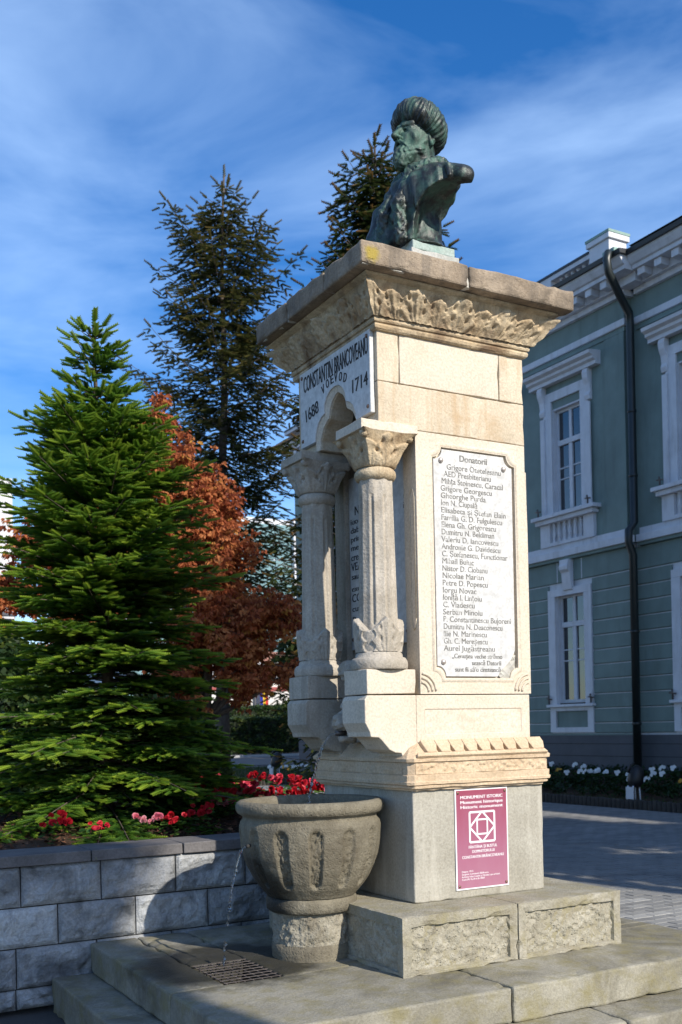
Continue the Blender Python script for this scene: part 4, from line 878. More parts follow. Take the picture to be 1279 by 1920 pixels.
def f_collar(X, Y, Z):
    c = (-0.030, 0, 0.482); q = R(20); px = (X - c[0]) * math.cos(q) - (Z - c[2]) * math.sin(q); pz = (X - c[0]) * math.sin(q) + (Z - c[2]) * math.cos(q)
    d = np.hypot((np.hypot(px, Y * 0.95) - 0.120), pz * 1.05) - 0.047
    for s in (-1, 1):
        d = su(d, scap(X, Y, Z, (0.09, s * 0.07, 0.43), (0.195, s * 0.075, 0.22), 0.046, 0.040), 0.03)
        d = su(d, scap(X, Y, Z, (0.195, s * 0.075, 0.22), (0.185 if s > 0 else 0.235, 0.085 if s > 0 else -0.10, 0.02), 0.040, 0.036), 0.03)
    return d + 0.0075 * hn(X, Y, Z, 80, 2.2) + 0.004 * hn(X, Y, Z, 140, 0.7)
def f_robe(X, Y, Z):
    core = scap(X, Y, Z, (0.0, 0.01, 0.0), (-0.01, 0.0, 0.26), 0.128, 0.122)
    core = su(core, sell(X, Y, Z, (0.0, 0.01, -0.01), (0.165, 0.160, 0.05)), 0.03)
    ch = sell(X, Y, Z, (0.02, 0, 0.33), (0.155, 0.23, 0.14)); ch = su(ch, sell(X, Y, Z, (0.075, 0.01, 0.20), (0.12, 0.13, 0.20)), 0.05)
    for s in (-1, 1): ch = su(ch, scap(X, Y, Z, (-0.02, s * 0.12, 0.372), (-0.05, s * 0.36, 0.318), 0.098, 0.062), 0.05)
    ch = su(ch, sell(X, Y, Z, (0.03, 0.17, 0.25), (0.13, 0.17, 0.17)), 0.05)
    ch = su(ch, scap(X, Y, Z, (0.12, 0.15, 0.12), (0.14, 0.11, 0.0), 0.035, 0.028), 0.03)
    # right hand side of the cloak falls to the plinth
    ch = su(ch, scap(X, Y, Z, (0.03, -0.26, 0.30), (0.15, -0.20, 0.03), 0.11, 0.10), 0.06); ch = su(ch, scap(X, Y, Z, (0.10, -0.05, 0.25), (0.19, -0.09, 0.02), 0.09, 0.07), 0.05)
    ch = su(ch, scap(X, Y, Z, (-0.02, -0.30, 0.28), (0.03, -0.30, 0.05), 0.09, 0.06), 0.05)
    fold = 0.017 * np.sin(40 * (Y * 0.9 + X * 0.75) + 7 * Z + 2.0 * np.sin(9 * Z + 5 * Y)) * np.clip((Z - 0.02) / 0.1, 0, 1) * np.clip((0.46 - Z) / 0.1, 0, 1) + 0.004 * np.sin(70 * (Y + Z * .4) + 3 * np.sin(14 * X))
    ch = ch + fold
    for (p0, p1, p2) in (((0.02, 0.13, 0.455), (0.09, 0.22, 0.36), (0.10, 0.25, 0.22)), ((-0.03, 0.15, 0.455), (0.06, 0.28, 0.37), (0.07, 0.31, 0.27)), ((-0.08, 0.15, 0.455), (0.02, 0.33, 0.37), (0.03, 0.36, 0.30)), ((0.07, 0.11, 0.45), (0.14, 0.16, 0.34), (0.14, 0.19, 0.17))):
        ch = su(ch, su(scap(X, Y, Z, p0, p1, 0.012, 0.017), scap(X, Y, Z, p1, p2, 0.017, 0.014), 0.01), 0.022)
    ch = ss(ch, sell(X, Y, Z, (-0.04, 0.305, 0.065), (0.25, 0.225, 0.235)), 0.008); ch = ss(ch, 0.455 - (Y + 0.35 * (Z - 0.33)), 0.012); ch = ss(ch, 0.405 + Y, 0.012)
    d = su(core, ch, 0.012)
    return np.maximum(d + 0.0015 * hn(X, Y, Z, 90, 5), -Z)
def bpart(name, f, lo, hi, n, mat=None):
    V, F = surface_nets(f, lo, hi, n); W_ = np.stack([BX - V[:, 0], BY - V[:, 1], BZ + V[:, 2]], 1)
    return np_mesh(name, W_, F, mat or BRONZE, bust, True)
bpart('cloaked_torso', f_robe, (-0.25, -0.46, -0.01), (0.34, 0.46, 0.50), 150)
bpart('head', f_head, (-0.17, -0.15, 0.36), (0.25, 0.15, 0.86), 150, BRONZEG)
bpart('turban', f_turban, (-0.24, -0.24, 0.54), (0.22, 0.24, 0.95), 130)
bpart('fur_collar', f_collar, (-0.24, -0.22, -0.02), (0.30, 0.22, 0.62), 140)

# ================================================================== retaining wall and planting bed
wall = thing('retaining_wall', 'low grey split face block wall with dark coping in front of the planting bed', 'wall', (-1.5, 1.53, GZ))
WY = 1.53
def split_block(x0, x1, z0, z1, seed):
    g = 0.004; x0 += g; x1 -= g; z0 += g; z1 -= g
    nu, nv = max(6, int((x1 - x0) / 0.014)), 16; H = hnoise((nu + 1, nv + 1), 3.2, seed); H2 = hnoise((nu + 1, nv + 1), 12, seed + 5)
    def h(u, v):
        e = np.minimum(np.minimum(u * (x1 - x0), (1 - u) * (x1 - x0)), np.minimum(v, 1 - v) * (z1 - z0)); return np.clip(e / 0.03, 0, 1) ** 0.6 * (0.022 + 0.014 * H + 0.03 * H2) + 0.002
    P, F = grid_face((x0, WY, z0), (x1 - x0, 0, 0), (0, 0, z1 - z0), (0, -1, 0), nu, nv, h)
    mb = MB().add(P, F.tolist()).box(x0, x1, WY + 0.001, WY + 0.16, z0, z1)
    o = mb.build('block', WALLB, wall, normals=False); return o
rows = [(0.255, 0.500, -1.160), (0.010, 0.255, -1.432), (-0.235, 0.010, -1.685), (-0.36, -0.235, -1.2)]
sd_ = 50
for (z0, z1, xr) in rows:
    x = xr - 0.49 * 11
    while x < 1.35:
        sd_ += 1; split_block(x, min(x + 0.49, 1.42), z0, z1, sd_); x += 0.49
MB().box(-6.5, 1.40, WY + 0.012, WY + 0.15, GZ, 0.498).build('mortar_core', DARK, wall)
x = -0.625 - 0.60 * 10
while x < 1.3:
    block('coping', x + 0.003, min(x + 0.597, 1.45), WY - 0.035, WY + 0.34, 0.502, 0.572, CAPS, wall, bevel=0.006, amp=0.002, cell=0.09, chips=0.004); x += 0.60
# soil, gently mounded
def hs(u, v): return 0.05 * hnoise(u.shape, 5, 4) + 0.16 * np.sin(np.clip(v, 0, 1) * math.pi)
P, F = grid_face((-6.5, WY + 0.30, 0.50), (7.95, 0, 0), (0, 4.2, 0), (0, 0, 1), 90, 50, hs)
bed = np_mesh('planting_bed', P, F, SOIL, None, True); tag(bed, kind='structure')
rg = np.random.default_rng(91); n = 5200; u = rg.random(n); v = rg.random(n) ** 1.5; ch = np.stack([-3.4 + 4.75 * u, WY + 0.31 + 2.6 * v, 0.0 * u], 1)
ch[:, 2] = 0.515 + 0.16 * np.sin((ch[:, 1] - WY - 0.30) / 4.2 * math.pi) + rg.uniform(0, .02, n)
o = instances('mulch_chips', np.array([(-.25, -.5, 0), (.25, -.45, .08), (.2, .5, 0), (-.22, .45, .1)]), np.array([[0, 1, 2, 3]]), ch, rg.normal(0, 1, (n, 3)) * [1, 1, .3], rg.normal(0, .4, (n, 3)) + [0, 0, 1], rg.uniform(.015, .05, n), rg.random(n), leafmat('mulch', [(0, (.03, .016, .01)), (.7, (.11, .05, .03)), (1, (.22, .12, .07))], 0.0, .9, .1), None)
tag(o, 'brown bark chips and dry needles on the bed soil', 'mulch', kind='stuff')
MB().box(1.38, 1.45, WY + 0.34, WY + 4.5, GZ, 0.56).build('bed_kerb', CAPS, wall)

# ================================================================== begonias
def disc_leaf(mb, c, d, n, r):
    d = Vector(d).normalized(); n = Vector(n).normalized(); s = d.cross(n).normalized(); n = s.cross(d)
    k = [(0, 0, 0), (0.55, 0.25, .05), (0.75, 0.8, .12), (0.35, 1.25, .06), (0, 1.35, 0), (-0.35, 1.2, .06), (-0.75, 0.75, .12), (-0.55, 0.2, .05)]
    V = [Vector(c) + (s * a + d * b + n * h) * r for a, b, h in k]; mb.add(V + [Vector(c) + d * r * 0.7], [(i, (i + 1) % 8, 8) for i in range(8)])
def make_begonia(seed, tone, h=0.2, nl=34, nf=9):
    rn = random.Random(seed); b = thing('begonia_plant', None, None); lv = MB(); fl = MB()
    for k in range(nl):
        t = rn.uniform(0, 2 * math.pi); r = rn.uniform(0.0, 0.13); z = h * rn.uniform(0.15, 0.85)
        disc_leaf(lv, (r * math.cos(t), r * math.sin(t), z), (math.cos(t + rn.uniform(-.6, .6)), math.sin(t + rn.uniform(-.6, .6)), rn.uniform(-.3, .4)), (rn.uniform(-.4, .4), rn.uniform(-.4, .4), 1), rn.uniform(0.025, 0.042))
    fv = []
    for k in range(nf):
        t = rn.uniform(0, 2 * math.pi); r = rn.uniform(0.0, 0.15); c = Vector((r * math.cos(t), r * math.sin(t), h * rn.uniform(0.75, 1.15))); n0 = len(fl.v); sz = rn.uniform(0.024, 0.040)
        for j in range(9):
            a = rn.uniform(0, 6.28); e = rn.uniform(-0.2, 1.1); d = Vector((math.cos(a) * math.cos(e), math.sin(a) * math.cos(e), math.sin(e)))
            disc_leaf(fl, c - d * 0.01, d, (d.orthogonal() + Vector((rn.uniform(-.5, .5), rn.uniform(-.5, .5), rn.uniform(0, .8)))), sz)
        fv += [tone + rn.uniform(-.12, .12)] * (len(fl.v) - n0)
    lo = np_mesh('leaves', lv.v, lv.f, LEAFM, b, False, [rn.uniform(0.2, 0.95) for _ in range(len(lv.v) // 9) for _ in range(9)])
    fo = np_mesh('flowers', fl.v, fl.f, REDM, b, False, fv); fo['kind'] = 'stuff'
    return b
bproto = [make_begonia(11, 0.25), make_begonia(12, 0.55), make_begonia(13, 0.92, 0.19), make_begonia(14, 0.15, 0.22)]
GB = 'begonias massed behind the basin'
used = set()
def begonia(k, x, y, z, s, label, group=None):
    o = bproto[k] if k not in used else copy_tree(bproto[k]); used.add(k)
    o.location = (x, y, z); o.rotation_euler = (0, 0, random.uniform(0, 6.28)); o.scale = (s, s, s); tag(o, label, 'flower', group)
TONE = ['bright red begonia', 'rose red begonia', 'pale pink begonia', 'deep red begonia']
begonia(2, -0.70, 1.99, 0.56, 0.8, 'single pale pink begonia standing tallest near the coping by the fir foot')
begonia(3, -0.30, 2.0, 0.55, 0.9, 'red begonia with fresh green leaves near the middle of the coping')
begonia(0, -0.52, 1.97, 0.55, 0.75, 'red begonia between the pale pink one and the basin')
begonia(1, 0.10, 1.98, 0.54, 0.7, 'small rose red begonia at the coping touching the basin in view')
begonia(3, -1.28, 1.98, 0.55, 0.9, 'dark red begonia in the shade at the left end of the coping')
begonia(0, -1.05, 2.0, 0.55, 0.6, 'low red begonia in half shade under the fir branches')
for k in range(46):
    x = random.uniform(0.10, 1.30); y = random.uniform(2.35, 4.6)
    if math.hypot(x + 0.63, y - 3.16) < 0.85: continue
    t = random.choice([0, 0, 1, 1, 1, 2, 3]); begonia(t, x, y, 0.57 + 0.09 * random.random(), random.uniform(0.75, 1.05), TONE[t] + ' among the massed begonias between fir and basin', GB + ', ' + TONE[t].split(' begonia')[0])

# ================================================================== trees
def shoot_proto(nseg, w, spread, lift, nd=4):
    V = []; F = []
    for i in range(nseg):
        y = i / nseg; s = 1 - 0.35 * y
        for k in range(nd):
            a = -0.25 + (math.pi + 0.5) * k / (nd - 1); dx, dz = math.cos(a) * spread * s, math.sin(a) * spread * s * lift
            n = len(V); V += [(0, y, 0.0), (0, y + w, 0.0), (dx, y + 0.22 + 0.04 * k % 2, dz)]; F.append((n, n + 1, n + 2))
    return np.array(V), np.array(F)
FIRV, FIRF = shoot_proto(7, 0.21, 0.28, 0.60, 5)
SPV, SPF = shoot_proto(6, 0.20, 0.24, 0.9, 4)
def conifer(name, label, base, top, rfun, opt, mat, seed, proto, group=None):
    rg = np.random.default_rng(seed); t = thing(name, label, 'tree', base, group); bx, by, bz = base; H = top - bz
    lx, ly = opt.get('lean', (0, 0)); path = lambda z: np.array([bx + lx * (z - bz) / H + 0.03 * math.sin(z * 1.3 + seed), by + ly * (z - bz) / H, z])
    zs = np.linspace(bz, top, 14)
    MB().tube([path(z) for z in zs], [opt['trunk'] * (1 - 0.93 * (i / 13)) + 0.006 for i in range(14)], 9).build('trunk', BARK, t, True)
    wood = MB(); P = []; D = []; Nn = []; Sc = []; Var = []
    z = bz + opt['z0']; upv = np.array([0, 0, 1.0])
    while z < top - 0.04:
        f = (z - bz) / H; nb = int(rg.integers(*opt['nb'])); a0 = rg.uniform(0, 6.28)
        for b in range(nb):
            a = a0 + 6.283 * b / nb + rg.uniform(-0.35, 0.35); zz = z + rg.uniform(-0.5, 0.5) * opt['dz']
            L = rfun(f) * rg.uniform(*opt.get('lvar', (0.72, 1.10)))
            if L < 0.03: continue
            pit = opt['pitch'](f) + rg.uniform(-0.12, 0.12); cur = opt['curve'](f)
            h = np.array([math.cos(a), math.sin(a), 0]); o = path(zz); n = 7
            ts = np.linspace(0, 1, n); pts = [o + h * (L * t_ * math.cos(pit)) + upv * (L * (math.sin(pit) * t_ + cur * t_ * t_)) for t_ in ts]
            wr = opt['trunk'] * 0.16 * (1 - 0.6 * f) + 0.003; wood.tube(pts, [wr * (1 - 0.85 * t_) + 0.0015 for t_ in ts], 3, cap=False)
            step = opt['tw_step'] * (0.8 + 0.4 * rg.random()); s_ = max(opt.get('bare', 0.12) * L, 0.02)
            while s_ < L:
                u = s_ / L; j = min(int(u * (n - 1)), n - 2); q = pts[j] + (pts[j + 1] - pts[j]) * (u * (n - 1) - j); d = pts[j + 1] - pts[j]; d = d / np.linalg.norm(d)
                side = np.cross(d, upv); side /= np.linalg.norm(side)
                for sg_ in (-1, 1):
                    if rg.random() < (opt.get('topskip', 0.1) if f > 0.76 else opt.get('skip', 0.1)): continue
                    tl = opt['tw_len'] * (0.35 + 0.65 * min(1, (1 - u) * 1.8 + 0.15)) * min(1.0, L / (opt['tw_len'] * 1.3)) * rg.uniform(0.7, 1.2)
                    dv = d * rg.uniform(0.5, 0.9) + side * sg_ + upv * (rg.uniform(-0.2, 0.2) - opt['droop']); dv /= np.linalg.norm(dv)
                    m = max(1, int(tl / opt['sh_step']))
                    for i in range(m):
                        w = (i + 0.3) / m; pp_ = q + dv * tl * w - upv * opt['sag'] * (tl * w) ** 2
                        for s2 in ((1,) if i == m - 1 else (-1, 1)):
                            sd2 = np.cross(dv, upv); nn_ = np.linalg.norm(sd2); sd2 = sd2 / nn_ if nn_ > 0.05 else side
                            dd = dv + (sd2 * s2 * 0.75 if i < m - 1 else 0) + upv * rg.uniform(-0.15, 0.22)
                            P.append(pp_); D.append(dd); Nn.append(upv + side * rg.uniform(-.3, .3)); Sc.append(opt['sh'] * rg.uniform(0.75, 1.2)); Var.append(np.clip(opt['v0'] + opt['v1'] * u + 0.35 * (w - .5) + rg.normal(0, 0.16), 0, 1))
                s_ += step
            P.append(pts[-1]); D.append(pts[-1] - pts[-2]); Nn.append(upv); Sc.append(opt['sh'] * 1.15); Var.append(0.8)
        z += opt['dz'] * rg.uniform(0.8, 1.2) * (1 - 0.35 * f) * (opt.get('topdz', 1) if f > 0.80 else 1)
    P.append(path(top - opt['sh'] * .5)); D.append(upv); Nn.append(np.array([1., 0, 0])); Sc.append(opt['sh'] * 1.6); Var.append(0.7)
    wood.build('branches', BARK, t, True, normals=False)
    pv = np.repeat(np.linspace(-0.12, 0.18, len(proto[0]) // 3), 3)
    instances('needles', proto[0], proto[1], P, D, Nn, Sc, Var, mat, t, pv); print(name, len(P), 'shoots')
    return t
# young fir in the planting bed
def fir_r(f): return float(np.interp(f, [0, .06, .16, .26, .37, .53, .63, .74, .82, .86, 1], [1.50, 1.38, 1.12, .98, .88, .80, .70, .56, .36, .27, .10])) * (1 + 0.10 * math.sin(f * 43))
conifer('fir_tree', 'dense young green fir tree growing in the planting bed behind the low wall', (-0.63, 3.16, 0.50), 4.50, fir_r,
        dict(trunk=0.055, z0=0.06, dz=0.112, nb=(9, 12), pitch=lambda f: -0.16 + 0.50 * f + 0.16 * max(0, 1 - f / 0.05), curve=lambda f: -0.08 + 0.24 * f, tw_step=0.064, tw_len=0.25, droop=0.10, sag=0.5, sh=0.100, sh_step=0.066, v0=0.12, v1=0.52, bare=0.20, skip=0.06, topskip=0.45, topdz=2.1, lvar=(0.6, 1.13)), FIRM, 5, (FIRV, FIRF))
# tall sparse spruce behind
def sp_r(f): return float(np.interp(f, [0, .5, .69, .80, .88, .94, .98, 1], [2.5, 2.35, 2.2, 1.85, 1.2, .62, .20, .04])) * (0.88 + 0.14 * math.sin(f * 61))
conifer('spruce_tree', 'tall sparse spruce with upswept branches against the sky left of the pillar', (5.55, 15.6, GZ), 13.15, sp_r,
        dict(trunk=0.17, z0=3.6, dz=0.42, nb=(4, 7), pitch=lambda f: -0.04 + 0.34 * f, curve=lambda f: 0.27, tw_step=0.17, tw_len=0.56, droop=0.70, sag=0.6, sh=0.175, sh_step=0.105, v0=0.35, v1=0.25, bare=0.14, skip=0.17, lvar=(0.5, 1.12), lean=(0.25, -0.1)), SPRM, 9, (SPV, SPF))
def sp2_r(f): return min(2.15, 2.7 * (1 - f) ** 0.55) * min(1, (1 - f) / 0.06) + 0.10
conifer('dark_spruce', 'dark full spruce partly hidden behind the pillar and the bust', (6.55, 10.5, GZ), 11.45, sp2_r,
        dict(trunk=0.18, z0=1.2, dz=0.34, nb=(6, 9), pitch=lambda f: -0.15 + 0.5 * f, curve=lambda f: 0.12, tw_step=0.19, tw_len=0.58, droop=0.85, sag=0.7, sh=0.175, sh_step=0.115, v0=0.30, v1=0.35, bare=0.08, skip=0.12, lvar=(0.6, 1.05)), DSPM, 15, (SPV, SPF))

# rust coloured tree
def leaf_cluster(seed, n=9, hang=0.6):
    rn = random.Random(seed); V = []; F = []
    for k in range(n):
        a = rn.uniform(0, 6.28); d = Vector((math.cos(a) * 0.7, math.sin(a) * 0.7, rn.uniform(-.4, .3) - hang)).normalized(); c = Vector((rn.uniform(-.35, .35), rn.uniform(-.35, .35), rn.uniform(-.3, .3)))
        s = d.orthogonal(); s.rotate(Matrix.Rotation(rn.uniform(0, 3.1), 3, d)); L = rn.uniform(0.35, 0.6); w = L * 0.20; n0 = len(V)
        V += [c, c + d * L * .45 + s * w, c + d * L, c + d * L * .45 - s * w]; F += [(n0, n0 + 1, n0 + 2), (n0, n0 + 2, n0 + 3)]
    return np.array([tuple(v) for v in V]), np.array(F)
def broadleaf(name, label, base, limbs, blobs, n, size, mat, seed, trunk_r, hang=0.6, density=1.0, var=(0.2, 0.8), group=None, crown='leaves'):
    rg = np.random.default_rng(seed); t = thing(name, label, 'tree', base, group); wood = MB()
    MB().tube([base, (base[0] + 0.03, base[1], base[2] + limbs * 0.5), (base[0], base[1] + 0.04, base[2] + limbs)], [trunk_r * 1.15, trunk_r, trunk_r * 0.8], 10).build('trunk', BARK, t, True)
    top = Vector((base[0], base[1] + 0.04, base[2] + limbs)); P = []; Var = []
    tot = sum(b[3] * b[4] * b[5] for b in blobs)
    for (x, y, z, rx, ry, rz) in blobs:
        mid = top.lerp(Vector((x, y, z)), 0.5) + Vector((0, 0, -0.1)); wood.tube([top + Vector((0, 0, -.1)), mid, (x, y, z)], [trunk_r * .5, trunk_r * .3, trunk_r * .1], 6)
        m = int(n * rx * ry * rz / tot) + 8
        twigs = [rg.normal(0, 1, 3) for _ in range(max(5, m // 22))]
        for tw in twigs:
            e = np.array([x, y, z]) + tw / np.linalg.norm(tw) * np.array([rx, ry, rz]) * rg.uniform(0.75, 1.08); wood.tube([(x, y, z), tuple((np.array([x, y, z]) + e) / 2 + [0, 0, .05]), tuple(e)], [trunk_r * .10, trunk_r * .06, 0.003], 3, cap=False)
            for k in range(22):
                f = rg.uniform(0.25, 1.02); p_ = np.array([x, y, z]) * (1 - f) + e * f + rg.normal(0, 0.10, 3) * np.array([rx, ry, rz]); P.append(p_); Var.append(rg.uniform(*var) + rg.normal(0, 0.1))
    wood.build('branches', BARK, t, True, normals=False); pr_ = leaf_cluster(seed, 10, hang); m = len(P)
    th = rg.uniform(0, 6.28, m); D = np.stack([np.cos(th), np.sin(th), rg.normal(0, .15, m)], 1); Nn = np.tile([0, 0, 1.0], (m, 1)) + rg.normal(0, .2, (m, 3))
    instances(crown, pr_[0], pr_[1], P, D, Nn, size * rg.uniform(0.7, 1.25, m), Var, mat, t); print(name, m, 'clusters')
    return t
broadleaf('rust_leaved_tree', 'rust red autumn tree with drooping leaves between the fir and the spruce', (2.66, 9.2, GZ), 1.9,
          [(1.80, 8.9, 5.75, .32, .3, .45), (2.05, 9.0, 5.1, .50, .5, .70), (2.62, 8.9, 4.3, .5, .5, .8), (2.45, 9.1, 4.55, .60, .6, .75), (2.0, 9.3, 3.9, .8, .8, .7), (2.75, 9.0, 3.7, .65, .7, .75), (1.2, 9.2, 4.5, .55, .6, .6), (0.45, 9.4, 3.9, .65, .6, .5), (-0.2, 9.7, 3.3, .75, .6, .5), (0.9, 9.2, 3.1, .9, .7, .7),
           (2.5, 8.9, 2.75, .8, .8, .65), (3.3, 8.8, 2.9, .70, .8, .60), (3.1, 8.9, 2.1, .6, .7, .45), (2.2, 9.0, 1.9, .6, .7, .45), (-0.6, 9.6, 2.4, .6, .6, .6), (3.75, 8.6, 2.15, .5, .6, .25), (1.4, 9.3, 5.0, .35, .4, .45)], 10500, 0.16, RUSTM, 23, 0.11, 0.7, var=(0.15, 0.9))
# street trees behind the camera that throw the dappled shade on the wall, the steps and the far garden; two more added to shade the plaza
def shade_tree(label, x, y, z0, z1, r, n, size, seed, blobs=5):
    rn = random.Random(seed); bl = []
    for k in range(blobs):
        a = 6.283 * k / blobs + rn.uniform(-.4, .4); q = rn.uniform(.3, .55); bl.append((x + r * q * math.cos(a), y + r * q * math.sin(a), z0 + (z1 - z0) * rn.uniform(.25, .75), r * .55, r * .55, (z1 - z0) * .28))
    bl.append((x, y, (z0 + z1) / 2, r * .6, r * .6, (z1 - z0) * .45))
    broadleaf('street_tree', label, (x, y, GZ), z0 - GZ + .4, bl, n, size, LEAFM, seed, 0.16, 0.3)
shade_tree('small leafy street tree behind the viewpoint nearest to the retaining wall side', 0.70, -10.2, 7.3, 9.3, 1.05, 1700, 0.36, 31)
shade_tree('tall leafy street tree behind the viewpoint, highest crown of the row', 6.9, -8.9, 11.6, 15.9, 2.2, 2300, 0.60, 37)
shade_tree('wide low unseen leafy tree added right of the viewpoint to shade the plaza', 10.3, -4.9, 5.0, 11.0, 2.3, 2500, 0.60, 41)  # added out of view so its crown shades the plaza
shade_tree('slim unseen leafy tree added right of the viewpoint to shade the plaza', 7.6, -6.2, 5.4, 9.6, 1.5, 1900, 0.50, 43)  # also added out of view, for plaza shade
for k, (x, y, l) in enumerate(((17.3, 31.0, 'unseen leafy tree added behind the pillar for shade, nearest to the lawn island'), (21.2, 35.5, 'unseen leafy tree added behind the pillar to shade the road'), (25.3, 42.0, 'unseen leafy tree added behind the pillar to shade the far hedge'), (29.5, 43.5, 'unseen leafy tree added behind the pillar for shade, farthest to the right'))):
    broadleaf('added_shade_tree', l, (x, y, GZ), 2.6, [(x, y, 5.5, 2.6, 2.6, 2.6), (x + .6, y - .8, 8.2, 1.9, 1.9, 1.8), (x - .8, y + .4, 3.6, 1.8, 1.8, 1.4)], 900, 0.9, HEDM, 60 + k, 0.2, 0.3)  # trees added out of sight to shade the far hedge and road
# ================================================================== hedges and shrubs
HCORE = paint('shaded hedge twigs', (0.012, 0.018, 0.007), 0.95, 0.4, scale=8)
def leafy_box(name, label, cat, x0, x1, y0, y1, z0, z1, n, size, mat, seed, group=None, rounded=False):
    rg = np.random.default_rng(seed); t = thing(name, label, cat, ((x0 + x1) / 2, (y0 + y1) / 2, z0), group); P = []
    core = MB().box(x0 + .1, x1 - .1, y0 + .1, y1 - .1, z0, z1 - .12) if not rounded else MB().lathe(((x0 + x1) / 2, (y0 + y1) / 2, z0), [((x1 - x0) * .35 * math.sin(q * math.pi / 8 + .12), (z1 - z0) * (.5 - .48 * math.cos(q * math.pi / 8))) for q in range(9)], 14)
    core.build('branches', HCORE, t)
    u = rg.random((n, 3)); f = rg.integers(0, 6, n); p_ = u.copy(); p_[f == 0, 0] = 0; p_[f == 1, 0] = 1; p_[(f == 2) | (f == 5), 1] = 0; p_[(f == 3) | (f == 4), 2] = 1
    if rounded: v = rg.normal(0, 1, (n, 3)); v /= np.linalg.norm(v, axis=1, keepdims=True); p_ = 0.5 + v * 0.48
    P = np.array([x0, y0, z0]) + p_ * np.array([x1 - x0, y1 - y0, z1 - z0]) + rg.normal(0, .05, (n, 3)); pr_ = leaf_cluster(seed, 8, 0.0)
    th = rg.uniform(0, 6.28, n); D = np.stack([np.cos(th), np.sin(th), rg.normal(0, .3, n)], 1)
    instances('leaves', pr_[0], pr_[1], P, D, np.tile([0, 0, 1.], (n, 1)) + rg.normal(0, .5, (n, 3)), size * rg.uniform(.7, 1.3, n), rg.uniform(0.1, 1, n), mat, t); return t
leafy_box('hedge', 'long clipped dark hedge across the garden behind the basin', 'hedge', 17, 33, 52, 53.4, -0.2, 1.9, 4200, 0.34, HEDM, 3)
leafy_box('hedge', 'taller clipped hedge just behind the long one below the low house', 'hedge', 19, 37, 57.0, 58.5, -0.2, 2.65, 3800, 0.38, HEDM, 4)
leafy_box('round_shrub', 'rounded dark shrub standing out above the far hedge', 'shrub', 26.0, 29.4, 54.2, 56.8, -0.2, 3.3, 900, 0.40, HEDM, 6, rounded=True)

leafy_box('evergreen_shrub', 'dark evergreen shrub behind the fir at the left edge of the garden', 'shrub', -2.6, 0.6, 6.4, 9.0, GZ, 2.5, 6000, 0.22, HEDM, 12, rounded=True)
leafy_box('evergreen_shrub', 'lower dark evergreen shrub behind the fir under the rust coloured tree', 'shrub', 0.4, 2.6, 7.6, 9.8, GZ, 1.7, 4500, 0.20, HEDM, 13, rounded=True)
# ================================================================== far garden: road, kerb, lawn
rdm = paint('pale worn road', (0.085, 0.085, 0.09), 0.85, 0.15, scale=1)
tag(MB().box(2, 60, 38.0, 50.5, GZ - 0.028, GZ - 0.004).build('road', rdm), kind='structure')
tag(MB().box(2, 60, 50.5, 51.0, GZ - 0.028, GZ + 0.12).build('kerb', paint('pale kerb stone', (0.34, 0.34, 0.34), 0.85, 0.15)), kind='structure')
def lawn(name, x0, x1, y0, y1, z, n, seed):
    MBo = MB().box(x0, x1, y0, y1, GZ - 0.02, z).build('lawn_soil', SOIL); tag(MBo, kind='structure')
    rg = np.random.default_rng(seed); P = np.stack([rg.uniform(x0, x1, n), rg.uniform(y0, y1, n), np.full(n, z)], 1)
    pv = np.array([(-.1, 0, 0), (.1, 0, 0), (0.05, 1, 0)]); D = np.stack([rg.normal(0, .35, n), rg.normal(0, .35, n), np.ones(n)], 1)
    o = instances(name, pv, np.array([[0, 1, 2]]), P, D, rg.normal(0, 1, (n, 3)), rg.uniform(.05, .11, n), rg.random(n), GRASS, None); tag(o, 'short dark lawn grass', 'grass', kind='stuff')
lawn('lawn_grass', 8.2, 18, 22.6, 33, GZ + 0.10, 16000, 2)
lawn('lawn_grass', 11.35, 13.2, -2.0, 21.0, GZ + 0.10, 14000, 3)
def edging(name, label, P0, P1, h, pitch=0.115):
    t = thing(name, label, 'edging', (*P0, GZ)); d = Vector((P1[0] - P0[0], P1[1] - P0[1], 0)); L = d.length; d.normalize(); n = int(L / pitch); first = None
    for k in range(n):
        p_ = Vector((P0[0], P0[1], GZ)) + d * k * pitch
        if first is None: first = MB().lathe((p_.x, p_.y, p_.z), [(0.054, -0.02), (0.054, h - .015), (0.045, h), (0.0, h + .004)], 8).build('log', paint('dark edging log', (0.045, 0.038, 0.032), 0.9, 0.3), t, True); o = first
        elif k < 290: o = first.copy(); COL.objects.link(o)
        else: break
        o.location = (p_.x - P0[0], p_.y - P0[1], random.uniform(-.01, .01))
edging('bed_edging', 'low dark log edging along the flower bed by the green building', (11.28, 0.5), (11.28, 21.5), 0.17)
edging('bed_edging', 'low dark log edging of the lawn island behind the basin', (8.1, 22.5), (18.0, 22.5), 0.17)
